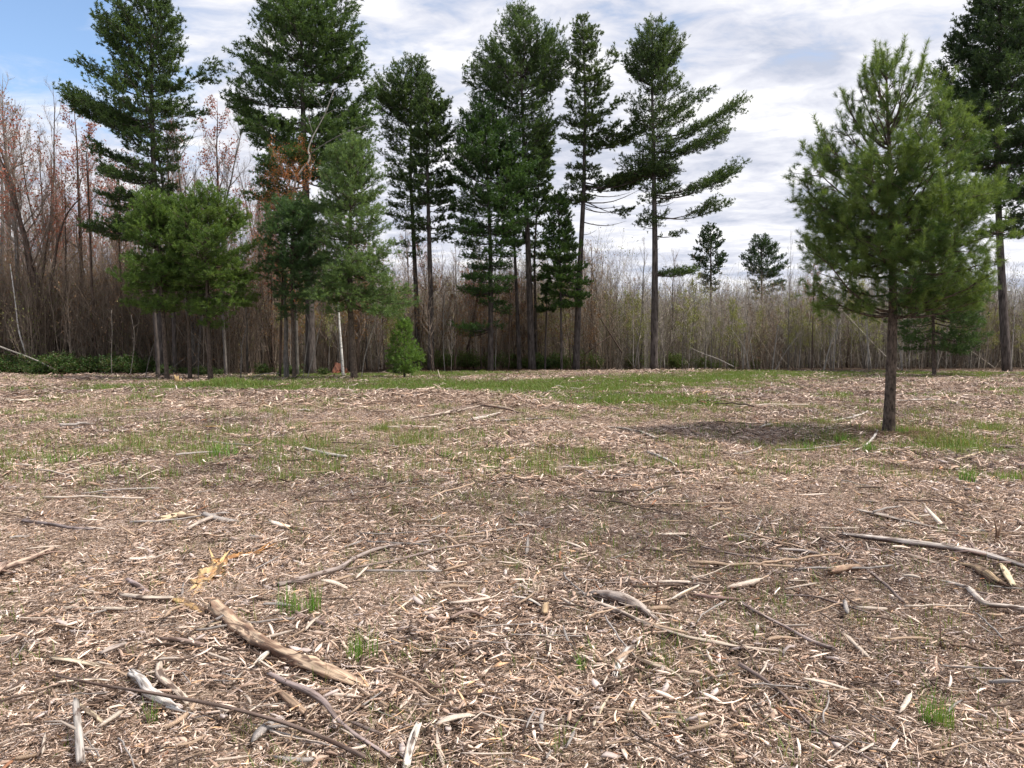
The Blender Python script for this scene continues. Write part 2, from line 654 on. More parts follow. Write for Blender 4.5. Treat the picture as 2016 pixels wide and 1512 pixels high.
# ------------------------------------------------------------------ scatter by geometry nodes (only for what nobody could count)
def scatter(name, label, pts, yaw, scl, idx, meshes, tilt=0.06):
    n = len(pts)
    me = bpy.data.meshes.new(name)
    me.vertices.add(n)
    me.vertices.foreach_set("co", np.ascontiguousarray(pts, np.float32).ravel())
    rot = np.zeros((n, 3), np.float32)
    rot[:, 0] = rng.normal(0, tilt, n)
    rot[:, 1] = rng.normal(0, tilt, n)
    rot[:, 2] = yaw
    a = me.attributes.new("rot", 'FLOAT_VECTOR', 'POINT')
    a.data.foreach_set("vector", rot.ravel())
    scl = np.asarray(scl, np.float32)
    if scl.ndim == 1:
        scl = np.repeat(scl[:, None], 3, 1)
    a = me.attributes.new("scl", 'FLOAT_VECTOR', 'POINT')
    a.data.foreach_set("vector", np.ascontiguousarray(scl).ravel())
    a = me.attributes.new("pick", 'INT', 'POINT')
    a.data.foreach_set("value", np.asarray(idx, np.int32))
    o = link(name, me, kind='stuff')
    o["label"] = label
    src = bpy.data.collections.new(name + "_pieces")
    for i, ms in enumerate(meshes):
        so = bpy.data.objects.new("%s_piece_%02d" % (name, i), ms)
        src.objects.link(so)
    g = bpy.data.node_groups.new(name + "_scatter", 'GeometryNodeTree')
    g.interface.new_socket("Geometry", in_out='INPUT', socket_type='NodeSocketGeometry')
    g.interface.new_socket("Geometry", in_out='OUTPUT', socket_type='NodeSocketGeometry')
    gi = g.nodes.new('NodeGroupInput')
    go = g.nodes.new('NodeGroupOutput')
    iop = g.nodes.new('GeometryNodeInstanceOnPoints')
    ci = g.nodes.new('GeometryNodeCollectionInfo')
    ci.inputs['Collection'].default_value = src
    ci.inputs['Separate Children'].default_value = True
    ci.inputs['Reset Children'].default_value = True
    iop.inputs['Pick Instance'].default_value = True
    for nm, typ, sock in (("rot", 'FLOAT_VECTOR', 'Rotation'), ("scl", 'FLOAT_VECTOR', 'Scale'), ("pick", 'INT', 'Instance Index')):
        na = g.nodes.new('GeometryNodeInputNamedAttribute')
        na.data_type = typ
        na.inputs[0].default_value = nm
        g.links.new(na.outputs[0], iop.inputs[sock])
    g.links.new(gi.outputs[0], iop.inputs['Points'])
    g.links.new(ci.outputs[0], iop.inputs['Instance'])
    g.links.new(iop.outputs[0], go.inputs[0])
    md = o.modifiers.new("scatter", 'NODES')
    md.node_group = g
    return o


PALS = {
    'pale': [((0.72, 0.60, 0.50), 5), ((0.56, 0.44, 0.35), 5), ((0.40, 0.29, 0.22), 4), ((0.46, 0.40, 0.37), 2), ((0.20, 0.14, 0.10), 4), ((0.075, 0.050, 0.036), 5), ((0.60, 0.40, 0.24), .7)],
    'mid': [((0.72, 0.61, 0.52), 4.2), ((0.47, 0.36, 0.285), 4), ((0.31, 0.225, 0.17), 4), ((0.38, 0.33, 0.31), 3), ((0.17, 0.118, 0.085), 6), ((0.07, 0.046, 0.034), 7.5), ((0.28, 0.14, 0.08), 1)],
    'dark': [((0.62, 0.51, 0.43), 2.6), ((0.36, 0.27, 0.215), 3), ((0.21, 0.15, 0.12), 4), ((0.27, 0.235, 0.22), 2), ((0.125, 0.08, 0.062), 5), ((0.06, 0.038, 0.031), 5), ((0.20, 0.10, 0.06), 1.5)],
}


def chip_clump(name, n, R, lmin, lmax, pal, thick=0.028, lift=0.05, tiltsd=0.22):
    """a disc-shaped handful of shredded wood"""
    A = Acc()
    cols = np.array([(c[0] * 1.12, c[1] * 1.065, c[2] * 1.04) for c, w in PALS[pal]]) if pal != 'dark' else np.array([c for c, w in PALS[pal]]) * 1.12
    cols = np.minimum(cols, .8)
    w = np.array([w for c, w in PALS[pal]], float)
    w /= w.sum()
    pick = rng.choice(len(cols), n, p=w)
    r = R * np.sqrt(rng.random(n))
    th = rng.random(n) * 2 * math.pi
    L = lmin * (lmax / lmin) ** (rng.random(n) ** 1.7)
    kind = rng.random(n)
    Wd = L * rng.uniform(0.035, 0.15, n)
    Wd = np.where(kind > 0.93, L * rng.uniform(.14, .27, n), Wd)
    Wd = np.where(kind < 0.3, L * rng.uniform(.018, .04, n), Wd)
    L = np.where(kind > 0.93, L * .6, L)
    skew = rng.normal(0, .55, (2, n))
    Wd = np.minimum(Wd, 0.35 * lmax ** 0.5 * 0.2 + 0.01)
    T = np.maximum(Wd * rng.uniform(0.18, 0.5, n), 0.0012)
    az = rng.random(n) * 2 * math.pi
    tl = rng.normal(0, tiltsd, n)
    z = rng.random(n) ** 1.5 * lift + 0.3 * L * np.abs(np.sin(tl))
    d = np.stack([np.cos(az) * np.cos(tl), np.sin(az) * np.cos(tl), np.sin(tl)], 1)
    s = np.stack([-np.sin(az), np.cos(az), rng.normal(0, 0.35, n)], 1)
    s = unit(s - d * (s * d).sum(1)[:, None])
    up = np.cross(d, s)
    P = np.stack([r * np.cos(th), r * np.sin(th), z], 1)
    bend = rng.normal(0, 0.09, n) * L
    # 4 stations, 4 corners
    st = np.array([-0.5, -0.18, 0.2, 0.5])
    wf = np.stack([rng.uniform(0.1, 1.0, n), rng.uniform(.8, 1.2, n), rng.uniform(.7, 1.15, n), rng.uniform(0.05, 0.9, n)], 1)
    V = []
    for k in range(4):
        c0 = P + d * (st[k] * L)[:, None] + s * ((1 - 4 * st[k] ** 2) * bend)[:, None] + up * ((1 - 4 * st[k] ** 2) * bend * 0.5)[:, None]
        hw = Wd * wf[:, k] * .5
        ht = T * (0.5 + 0.5 * wf[:, k]) * .5
        for (sx, sz) in ((-1, -1), (1, -1), (1, 1), (-1, 1)):
            e = d * (sx * Wd * (skew[0] if k == 0 else skew[1]))[:, None] if k in (0, 3) else 0
            V.append(c0 + s * (sx * hw)[:, None] + up * (sz * ht)[:, None] + e)
    V = np.stack(V, 1)
    q = []
    for k in range(3):
        for j in range(4):
            j2 = (j + 1) % 4
            q.append((4 * k + j, 4 * k + j2, 4 * k + 4 + j2, 4 * k + 4 + j))
    q.append((3, 2, 1, 0))
    q.append((12, 13, 14, 15))
    Q = (np.array(q)[None] + (np.arange(n) * 16)[:, None, None]).reshape(-1, 4)
    C = np.repeat(cols[pick] * rng.uniform(0.8, 1.15, n)[:, None], 16, 0)
    A.add(V.reshape(-1, 3), q=Q, c=C)
    return A.mesh(name, M_chip)


def spray_points(y0, y1, dens, halfw=0.70, pad=1.2):
    """random points in the wedge of ground between two distances"""
    area = (y1 - y0) * (2 * pad + halfw * (y0 + y1))
    n = int(area * dens)
    y = y0 + (y1 - y0) * rng.random(n * 2)
    w = pad + halfw * y
    keep = rng.random(n * 2) < w / (pad + halfw * y1)
    y, w = y[keep][:n], w[keep][:n]
    x = (rng.random(len(y)) * 2 - 1) * w
    return x, y


def lay_chips(name, label, y0, y1, dens, n, R, lmin, lmax, nvar, scl=(0.8, 1.3), lift=0.03, edge=None, zoff=0.0, pad=1.2):
    meshes = []
    for p in ('pale', 'mid', 'dark'):
        for i in range(nvar):
            meshes.append(chip_clump("chips", n, R, lmin, lmax, p, lift=lift))
        for i in range(nvar):
            meshes.append(chip_clump("shreds", int(n * 1.7), R, lmin * .7, lmax * .48, p, lift=lift * .8, tiltsd=.16))
    x, y = spray_points(y0, y1, dens, pad=pad)
    g = greenness(x, y)
    f = forestness(x, y)
    keep = (rng.random(len(x)) > g * 0.93) & (rng.random(len(x)) > f * 0.9)
    x, y = x[keep], y[keep]
    p = paleness(x, y) + rng.normal(0, 0.16, len(x))
    cls = np.where(p > 0.62, 0, np.where(p > 0.36, 1, 2))
    fine = rng.random(len(x)) < np.clip(.5 + 1.3 * fbm(x - 20, y + 9, 1.1 + 0.05 * y0, 2), .12, .92)
    pick = cls * nvar * 2 + rng.integers(0, nvar, len(x)) + fine * nvar
    pts = np.stack([x, y, H(x, y) + zoff], 1)
    return scatter(name, label, pts, rng.random(len(x)) * 6.283, rng.uniform(*scl, len(x)), pick, meshes)


lay_chips("wood_chips", "shredded pale and brown wood chips carpeting the near ground", 1.6, 9.5, 66, 190, 0.20, 0.010, 0.115, 9, lift=0.030)
lay_chips("wood_chips", "shredded wood chips over the middle of the clearing", 9.0, 21, 18, 210, 0.36, 0.02, 0.18, 7, lift=0.035, pad=2)
lay_chips("wood_chips", "shredded wood chips over the far side of the clearing", 20, 49, 4.2, 230, 0.8, 0.04, 0.30, 6, lift=0.05, pad=4)


# ------------------------------------------------------------------ grass
def grass_mesh(name, n, R, hmin, hmax, wd, cols, lean=0.35, segs=3):
    A = Acc()
    r = R * np.sqrt(rng.random(n))
    th = rng.random(n) * 6.283
    P = np.stack([r * np.cos(th), r * np.sin(th), np.full(n, -0.01)], 1)
    hh = rng.uniform(hmin, hmax, n)
    az = rng.random(n) * 6.283
    ln = np.abs(rng.normal(0, lean, n))
    od = np.stack([np.cos(az), np.sin(az), np.zeros(n)], 1)
    sd = np.stack([-np.sin(az), np.cos(az), np.zeros(n)], 1)
    V = []
    for k in range(segs + 1):
        t = k / segs
        c0 = P + np.array([0, 0, 1.0]) * (hh * (t - 0.18 * t * t * ln * 2))[:, None] + od * (hh * ln * t * t)[:, None]
        w = wd * (1 - t ** 1.5) * 0.5 + (0.0004 if k == segs else 0)
        V += [c0 - sd * w, c0 + sd * w]
    V = np.stack(V, 1)
    q = [(2 * k, 2 * k + 1, 2 * k + 3, 2 * k + 2) for k in range(segs)]
    m = 2 * (segs + 1)
    Q = (np.array(q)[None] + (np.arange(n) * m)[:, None, None]).reshape(-1, 4)
    cc = np.array(cols)[rng.integers(0, len(cols), n)] * rng.uniform(0.8, 1.2, n)[:, None]
    A.add(V.reshape(-1, 3), q=Q, c=np.repeat(cc, m, 0))
    return A.mesh(name, M_grass)


GC = [(0.13, 0.21, 0.045), (0.165, 0.25, 0.055), (0.21, 0.265, 0.08), (0.14, 0.215, 0.05)]
GCD = GC + [(0.36, 0.30, 0.17), (0.28, 0.22, 0.12), (0.17, 0.21, 0.06), (0.20, 0.22, 0.08)]


def lay_grass(name, label, y0, y1, dens, meshes, base, smin, smax, pad=1.2, zs=1.0):
    x, y = spray_points(y0, y1, dens, pad=pad)
    g = greenness(x, y) + base * (0.3 + np.clip(1.6 * fbm(x + 31, y - 8, 1.7, 2) + 0.3, 0, 1))
    f = forestness(x, y)
    keep = rng.random(len(x)) < np.clip(g * 1.1, 0, 1) * (1 - 0.6 * f)
    x, y = x[keep], y[keep]
    pts = np.stack([x, y, H(x, y)], 1)
    s = rng.uniform(smin, smax, len(x))
    return scatter(name, label, pts, rng.random(len(x)) * 6.283, np.stack([s, s, s * zs], 1), rng.integers(0, len(meshes), len(x)), meshes)


gm_near = [grass_mesh("grass_sprig", 13, 0.05, 0.03, 0.11, 0.0042, GCD, 0.5) for _ in range(8)]
gm_mid = [grass_mesh("grass_sprig", 44, 0.18, 0.05, 0.16, 0.009, GCD, 0.4, 2) for _ in range(6)]
gm_far = [grass_mesh("grass_sprig", 130, 0.45, 0.06, 0.16, 0.018, GC + [(0.24, 0.20, 0.10)], 0.4, 2) for _ in range(6)]
lay_grass("grass", "sparse green grass sprigs coming up through the near mulch", 1.8, 9.5, 60, gm_near, 0.38, 0.6, 1.4)
lay_grass("grass", "thin new grass in patches over the middle ground", 9, 21, 16, gm_mid, 0.26, 0.8, 1.5, pad=2)
lay_grass("grass", "bright green grass in the long strip across the far clearing", 20.5, 48, 10, gm_far, 0.05, 0.9, 1.6, pad=4, zs=0.9)


# ------------------------------------------------------------------ white pines
def taper_trunk(pts, r0, r1, n=26, flare=0.22, k=14):
    pts = np.asarray(pts, float)
    t = np.linspace(0, 1, n)
    tt = np.linspace(0, 1, len(pts))
    z = pts[:, 2]
    zz_ = z[0] + (z[-1] - z[0]) * t
    P = np.stack([np.interp(zz_, z, pts[:, 0]), np.interp(zz_, z, pts[:, 1]), zz_], 1)
    P[1:-1, 0] = 0.25 * P[:-2, 0] + 0.5 * P[1:-1, 0] + 0.25 * P[2:, 0]
    rad = r0 * (1 - t) ** 0.85 + r1
    rad = rad * (1 + flare * np.exp(-(zz_ - zz_[0]) / (r0 * 2.2)))
    return P, rad


def pine(label, base, depth, rows, r0, seed, trunk=None, tris=70000, nl=0.13, nw=0.022, whorl=0.55, nlimb=5, group=None,
         col=(0.032, 0.062, 0.028), coltip=(0.055, 0.095, 0.04), elev=(58, 4), bare_in=0.3, drop=0.12, branch_parts=False, bark=None,
         shoot_sp=0.24, name="pine_tree", extra=(), dead=(), flat=0.7, jitter=0.25, top_r=0.02, bl_ratio=0.40, r_limb=0.010, ktrunk=14, sparse_top=0.0, candle=False, flare=.22):
    global rng
    rs = np.random.default_rng(seed)
    keep_rng, rng = rng, rs
    bark = bark or M_pinebark
    r0 *= 0.76
    if group == TALL:
        col, coltip = (col[0] * 1.6, col[1] * 1.42, col[2] * 1.25), (coltip[0] * 1.75, coltip[1] * 1.55, coltip[2] * 1.25)
    if group == TALL:
        whorl *= 1.35
        nlimb += 1
        flat = .92
        bare_in *= .7
        bl_ratio = max(bl_ratio, .46)
        nw *= 1.25
    if group == YOUNG:
        jitter = .38
        elev = (elev[0], elev[1] - 9)
        col, coltip = tuple(c * 1.1 for c in col), tuple(c * 1.12 for c in coltip)
    if depth > 30:
        nw *= 1.4
        nl *= 1.15
        tris = int(tris * 1.5)
        if depth < 45:
            col, coltip = tuple(c * 1.2 for c in col), tuple(c * 1.2 for c in coltip)
    bx, by = AT(base[0], base[1], depth)[0], depth
    bz = float(H(bx, by)) - 0.12
    rows = sorted(rows)
    zr = np.array([AT(bp[1], bp[0], depth)[2] for bp in rows])
    xl = np.array([AT(bp[1], bp[0], depth)[0] for bp in rows])
    xr = np.array([AT(bp[2], bp[0], depth)[0] for bp in rows])
    order = np.argsort(zr)
    zr, xl, xr = zr[order], xl[order], xr[order]
    ztop, zlow = zr[-1], zr[0]
    tp = [(bx, by, bz)]
    if trunk:
        for (px, py) in trunk:
            q = AT(px, py, depth)
            tp.append((q[0], depth, q[2]))
    else:
        tp.append((0.5 * (xl[-1] + xr[-1]), by, ztop))
    if tp[-1][2] < ztop - 0.3:
        tp.append((0.5 * (xl[-1] + xr[-1]), by, ztop))
    P, R = taper_trunk(tp, r0, top_r, n=34, k=ktrunk, flare=flare)
    P[:, 1] += 0.12 * np.sin(np.linspace(0, 3, len(P)) + seed)
    root = bpy.data.objects.new(name, None)
    COL.objects.link(root)
    root.location = (bx, by, bz + 0.12)
    org = np.array([bx, by, bz + 0.12])
    tag(root, label, "pine tree", group)
    A = Acc()
    A.tube(P, R, ktrunk, rough=0.05, rs=seed)
    link("trunk", A.mesh("trunk", bark, True, org), root)

    def at_trunk(z):
        return np.array([np.interp(z, P[:, 2], P[:, 0]), np.interp(z, P[:, 2], P[:, 1]), z]), np.interp(z, P[:, 2], R)

    S_p, S_d, S_l, S_c = [], [], [], []
    wood = Acc()
    tone_all = rs.random() * 0.1
    span = max(ztop - zlow, 0.5)

    def limb(tipz, az, length, el, foliage=True, from_trunk=None, bare=None, thick=1.0):
        rise = length * math.sin(el)
        za = tipz - rise if from_trunk is None else from_trunk
        za = min(max(za, P[0, 2] + 0.3), ztop - 0.05)
        st, tr = at_trunk(za)
        hd = np.array([math.cos(az), math.sin(az), 0.0])
        n = 7
        t = np.linspace(0, 1, n)
        horiz = length * math.cos(el) if from_trunk is None else length
        up = tipz - za
        sag = 0.10 * length * (1 if el < 0.5 else 0.3)
        pts = st + hd * (horiz * t)[:, None]
        pts[:, 2] += up * (t ** 1.25) - sag * np.sin(t * math.pi) * 0.9
        side = np.array([-hd[1], hd[0], 0])
        pts += side * (np.cumsum(rs.normal(0, 0.03 * length, n)) * t)[:, None]
        lr = (0.012 + r_limb * length) * thick
        rad = np.minimum(lr * (1 - t) ** 0.8 + 0.004, tr * 0.8 + 0.004)
        W = Acc() if branch_parts else wood
        W.tube(pts, rad, 5)
        tone = rs.normal(0, 0.16)
        seglen = length / (n - 1)
        b0 = bare_in if bare is None else bare
        if not foliage:
            nb = int(length / 0.3)
            if nb:
                tb = rs.uniform(0.25, 0.95, nb)
                p0 = np.stack([np.interp(tb, t, pts[:, i]) for i in range(3)], 1)
                dd = hd[None] * 0.7 + side[None] * rs.choice([-1, 1], nb)[:, None] + rs.normal(0, 0.25, (nb, 3))
                W.frusta(p0, p0 + unit(dd) * (rs.uniform(0.15, 0.5, nb) * min(1, length / 2))[:, None], 0.006, 0.003, 3)
        else:
            tb = np.arange(b0, 1.0, max(0.16 / max(length, .3), 0.035)) if length > 0.5 else np.array([0.4, 0.7, 0.95])
            tb = tb + rs.uniform(-.02, .02, len(tb))
            sgn = np.where(np.arange(len(tb)) % 2 == 0, 1, -1)
            p0 = np.stack([np.interp(tb, t, pts[:, i]) for i in range(3)], 1)
            prof = np.clip((tb - b0) / max(1e-3, 1 - b0), 0, 1)
            bl = length * bl_ratio * 1.15 * (np.sin(math.pi * np.clip(0.18 + 0.75 * prof, 0, 1)) ** 0.8) * rs.uniform(0.6, 1.15, len(tb)) + 0.12
            ang = rs.uniform(0.55, 1.15, len(tb)) * sgn
            ld = np.stack([hd[0] * np.cos(ang) - hd[1] * np.sin(ang), hd[0] * np.sin(ang) + hd[1] * np.cos(ang), np.full(len(tb), math.sin(el) * 0.55)], 1)
            ld[:, 2] += rs.normal(0.12, 0.5 * (1 - flat), len(tb))
            ld = unit(ld)
            # the limb's own tip
            p0 = np.vstack([p0, pts[-2:-1]])
            ld = np.vstack([ld, unit((pts[-1] - pts[-2])[None])])
            bl = np.append(bl, seglen * 1.15)
            ends = p0 + ld * bl[:, None]
            ends[:, 2] += bl * 0.12
            W.frusta(p0, ends, 0.008 * thick + 0.002, 0.003, 3)
            if candle:
                ci = np.unique(np.append(rs.integers(0, len(ends), max(2, len(ends) // (2 if tipz > ztop - .45 * span else 4))), len(ends) - 1))
                for c_ in ci:
                    cd = unit(np.array([rs.normal(0, .13), rs.normal(0, .13), 1.0]) + hd * .15)
                    cl = rs.uniform(.18, .42)
                    W.frusta(ends[c_][None], (ends[c_] + cd * cl)[None], .0045, .003, 3)
                    for m3 in range(3):
                        S_p.append((ends[c_] + cd * cl * m3 / 3)[None])
                        S_d.append(cd[None])
                        S_l.append(np.array([cl / 3]))
                        S_c.append(np.array([.7]))
            for i in range(len(p0)):
                ns = max(2, int(bl[i] / shoot_sp * (2.3 if not candle else (1.25 if tipz > ztop - .34 * span else 2.5)) * rs.choice([.45, 1.0, 1.6])))
                ts = rs.uniform(0.15, 1.02, ns)
                q = p0[i] + (ends[i] - p0[i]) * ts[:, None] + rs.normal(0, 1, (ns, 3)) * np.array([.06, .06, .05 + nl * (.22 if flat > .9 else .35)])
                sd = ld[i][None] * 0.7 + rs.normal(0, 0.55, (ns, 3)) * np.array([1, 1, flat * 0.3 + 0.35]) + np.array([0, 0, 0.35 + 0.4 * math.sin(el)])
                S_p.append(q)
                S_d.append(unit(sd))
                S_l.append(np.full(ns, shoot_sp) * rs.uniform(0.7, 1.3, ns))
                S_c.append(np.clip(0.42 + tone + rs.normal(0, 0.22, ns), 0, 1))
        if branch_parts:
            link("branch", W.mesh("branch", bark, True, org), root)

    z = ztop - 0.12
    k = 0
    az0 = rs.random() * 6.28
    while z > zlow:
        fr = (ztop - z) / span
        l = np.interp(z, zr, xl)
        r = np.interp(z, zr, xr)
        tpt, _ = at_trunk(z)
        eL, eR = max(tpt[0] - l, 0.12), max(r - tpt[0], 0.12)
        Mn = 0.5 * (eL + eR)
        e0 = math.radians(elev[0] + (elev[1] - elev[0]) * min(1, fr * 1.25) ** 0.7)
        nn = max(2, int(round(nlimb + rs.normal(0, 0.8))))
        if fr < 0.06:
            nn = min(nn, 4)
        for j in range(nn):
            if rs.random() < drop + (sparse_top if fr < .38 else 0) and fr > 0.05:
                continue
            az = az0 + j * 6.283 / nn + rs.normal(0, 0.25)
            ex = (eR if math.cos(az) > 0 else eL) * math.cos(az)
            eyy = Mn * math.sin(az)
            ln = math.hypot(ex, eyy) * rs.uniform(1 - jitter, 1.06) * (.90 if depth < 30 else (1.06 if group == YOUNG else .94))
            el = e0 + rs.normal(0, 0.09)
            ln = ln / max(0.5, math.cos(el))
            ln = max(ln - nl * 0.6, 0.15)
            limb(z + rs.normal(0, whorl * 0.16), az, ln, el)
        az0 += 2.399
        z -= whorl * (0.40 + 0.62 * min(1, fr * 3)) * rs.uniform(0.8, 1.2)
    for (tpx, tpy, apy, az_y, bare) in extra:     # a limb seen ending at (tpx, tpy) that leaves the trunk at apy
        q = AT(tpx, tpy, depth)
        zatt = AT(tpx, apy, depth)[2]
        st, _ = at_trunk(zatt)
        dx = (q[0] - st[0]) * .93
        az = math.atan2(az_y * abs(dx), dx)
        limb(q[2], az, abs(dx) * math.hypot(1, az_y), 0.1, True, from_trunk=zatt, bare=bare * .75, thick=1.0)
    for (tpx, tpy, apy, az_y) in dead:
        q = AT(tpx, tpy, depth)
        zatt = AT(tpx, apy, depth)[2]
        st, _ = at_trunk(zatt)
        dx = q[0] - st[0]
        limb(q[2], math.atan2(az_y * abs(dx), dx), abs(dx) * math.hypot(1, az_y), 0.05, False, from_trunk=zatt, thick=0.9)
    if not branch_parts and wood.n:
        w = link("branchwork", wood.mesh("branchwork", bark, False, org), root)
        w["kind"] = "stuff"
    # foliage
    SP, SD, SL, SCc = np.concatenate(S_p), np.concatenate(S_d), np.concatenate(S_l), np.concatenate(S_c)
    ns = len(SP)
    per = max(5, tris / ns)
    cnt = np.floor(per + rs.random(ns)).astype(int)
    ii = np.repeat(np.arange(ns), cnt)
    m_ = len(ii)
    t = rs.random(m_) ** 0.75
    pos = SP[ii] + SD[ii] * (SL[ii] * t)[:, None]
    a, b = perp(SD[ii])
    th = rs.random(m_) * 6.283
    out = a * np.cos(th)[:, None] + b * np.sin(th)[:, None]
    ax = rs.uniform(0.35, 1.1, m_)
    nd = SD[ii] * ax[:, None] + out * rs.uniform(0.5, 1.0, m_)[:, None]
    nd[:, 2] -= 0.06
    cc = np.array(col)[None] * (1 - SCc[ii])[:, None] + np.array(coltip)[None] * SCc[ii][:, None]
    cc = cc * rs.uniform(0.8, 1.2, m_)[:, None]
    B = Acc()
    B.needles(pos, nd, nl * rs.uniform(0.7, 1.15, m_), nw, cc)
    link("crown", B.mesh("crown", M_needle, False, org), root)
    rng = keep_rng
    return root


TALL = "tall old white pines along the far edge of the clearing"
YOUNG = "young white pines at the edge of the left wood"
DK, TIP = (0.030, 0.060, 0.026), (0.060, 0.105, 0.040)

pine("tall dark pine with ragged crown beside the patch of blue sky", (322, 738), 45,
     [(-60, 290, 302), (-20, 262, 320), (10, 222, 330), (35, 212, 350), (60, 197, 368), (90, 208, 352), (120, 215, 345), (150, 200, 345), (165, 165, 360),
      (190, 150, 350), (215, 150, 350), (240, 175, 350), (265, 195, 350), (300, 180, 335), (340, 190, 325), (380, 185, 325), (430, 190, 320), (465, 190, 300)],
     0.30, 11, trunk=[(312, 500), (300, 280), (296, 100)], tris=120000, nw=.026, extra=[(160, 118, 190, .1, .35), (415, 118, 180, .1, .4), (130, 170, 235, .2, .3), (395, 235, 215, -.2, .5), (178, 462, 455, .3, .15), (185, 455, 450, -.3, .15), (150, 200, 250, -.3, .3), (140, 185, 240, .5, .3)],
     group=TALL, col=DK, coltip=TIP, nlimb=5)
pine("broad dark pine with several broken tops, standing behind the orange-leaved maple", (613, 735), 44,
     [(-70, 560, 620), (-30, 520, 660), (0, 500, 705), (40, 470, 712), (80, 460, 712), (115, 480, 715), (150, 475, 705), (180, 455, 732), (210, 465, 738), (245, 470, 735),
      (280, 478, 732), (310, 470, 735), (350, 480, 730), (390, 490, 720), (430, 500, 700)],
     0.36, 12, trunk=[(608, 520), (598, 300), (592, 100)], tris=150000, nl=.15, nw=.026, extra=[(455, 195, 240, .1, .25), (468, 210, 250, .4, .25), (735, 215, 250, .1, .25), (730, 255, 280, -.4, .25), (715, 130, 190, .1, .3), (468, 85, 190, .1, .4), (700, 20, 150, -.1, .35), (505, 15, 110, .2, .3), (655, 0, 100, .2, .3)],
     group=TALL, col=(0.027, 0.056, 0.022), coltip=(0.055, 0.10, 0.036), nlimb=5, drop=0.12, bare_in=.2, whorl=.75, elev=(50, 0), flat=.85)
pine("pine with thin airy top, left one of the close pair with two dark trunks", (823, 722), 54,
     [(113, 798, 822), (130, 775, 840), (160, 735, 845), (200, 735, 850), (240, 750, 850), (300, 745, 842), (360, 755, 842), (420, 765, 840), (480, 775, 842), (500, 790, 838)],
     0.24, 13, trunk=[(820, 600), (808, 350)], tris=60000, group=TALL, col=DK, coltip=TIP, bare_in=.3, drop=.16, extra=[(735, 165, 215, .1, .3), (740, 205, 240, .2, .3), (750, 245, 265, -.3, .3), (758, 420, 425, .1, .3), (775, 480, 482, .2, .3)])
pine("pine with long straight dark trunk, right one of the close pair", (848, 727), 51,
     [(165, 835, 850), (200, 820, 878), (240, 810, 892), (280, 800, 892), (320, 800, 890), (360, 790, 895), (400, 800, 895), (440, 800, 882), (470, 815, 890)],
     0.27, 14, trunk=[(848, 600), (843, 400), (840, 250)], tris=60000, group=TALL, col=DK, coltip=TIP, bare_in=.3, drop=.15, extra=[(895, 260, 285, .1, .3), (892, 360, 370, -.2, .3), (896, 410, 415, .2, .3), (880, 205, 235, .1, .3), (890, 455, 458, .1, .3)], dead=[(870, 560, 575, .2), (815, 590, 600, .3)])
pine("tallest pine in the middle, full wide crown above a thick bare leaning trunk", (1048, 722), 52,
     [(8, 1010, 1030), (30, 995, 1045), (55, 985, 1080), (75, 965, 1092), (95, 945, 1108), (120, 945, 1118), (150, 920, 1115), (165, 918, 1085), (185, 935, 1090), (200, 985, 1085),
      (220, 985, 1105), (250, 985, 1105), (275, 1000, 1090), (300, 1000, 1090), (330, 1000, 1090), (370, 1000, 1080), (420, 1010, 1070), (460, 1020, 1065)],
     0.30, 15, trunk=[(1040, 500), (1028, 200), (1022, 60)], tris=95000, group=TALL, col=DK, coltip=(0.058, 0.105, 0.038), drop=.1, elev=(60, 8), extra=[(920, 165, 185, .1, .25), (925, 150, 180, -.4, .3), (1116, 150, 185, .1, .25), (1108, 110, 150, -.2, .3), (940, 110, 150, .2, .3), (1118, 125, 165, .5, .3), (1085, 62, 110, .1, .3), (1100, 240, 250, .1, .3), (1088, 400, 405, .2, .3), (1090, 300, 310, .3, .3)])
pine("dense full pine with green skirts reaching low, left of the tallest pine", (966, 725), 51,
     [(185, 930, 970), (210, 915, 985), (240, 905, 1000), (270, 895, 1030), (300, 890, 1050), (340, 885, 1060), (380, 885, 1060), (420, 890, 1050), (460, 885, 1040), (500, 905, 1018), (520, 915, 1010),
      (545, 905, 1020), (565, 888, 1005), (590, 930, 995), (612, 955, 990)],
     0.24, 16, trunk=[(966, 500), (958, 300)], tris=115000, group=TALL, col=(0.028, 0.066, 0.026), coltip=(0.055, 0.115, 0.036), nlimb=6, drop=.05, elev=(55, -2), bare_in=.15,
     extra=[(905, 650, 648, .1, .1), (1002, 618, 610, .1, .1), (990, 645, 640, -.1, .15), (900, 648, 645, -.5, .1), (1000, 612, 612, -.6, .1), (912, 660, 652, .5, .2)])
pine("slim pine with dark trunk between the dense skirted pine and the tallest pine", (1023, 722), 53,
     [(300, 988, 1008), (350, 975, 1035), (400, 970, 1040), (450, 980, 1040), (490, 990, 1040)], 0.19, 17, trunk=[(1018, 600), (1010, 420)], tris=35000, group=TALL, col=DK, coltip=TIP, dead=[(980, 560, 570, .2)])
pine("thin dark pine close behind the right side of the tallest trunk", (1056, 721), 55,
     [(245, 1050, 1085), (280, 1040, 1098), (320, 1035, 1090), (360, 1040, 1090), (400, 1045, 1088), (440, 1040, 1085), (480, 1045, 1080), (530, 1045, 1090), (560, 1050, 1090)], 0.13, 18, trunk=[(1052, 500)], tris=45000, group=TALL,
     col=DK, coltip=TIP, drop=.2)
pine("short bright green pine with pointed crown just left of the leaning trunk", (1106, 718), 50.5,
     [(385, 1094, 1106), (420, 1075, 1122), (460, 1070, 1135), (500, 1065, 1145), (530, 1060, 1165), (560, 1080, 1168), (590, 1085, 1165), (612, 1108, 1150)], 0.09, 19, trunk=[(1104, 560), (1100, 420)],
     tris=48000, group=TALL, col=(0.035, 0.078, 0.028), coltip=(0.07, 0.13, 0.04), elev=(55, -4), whorl=.45, bare_in=.15)
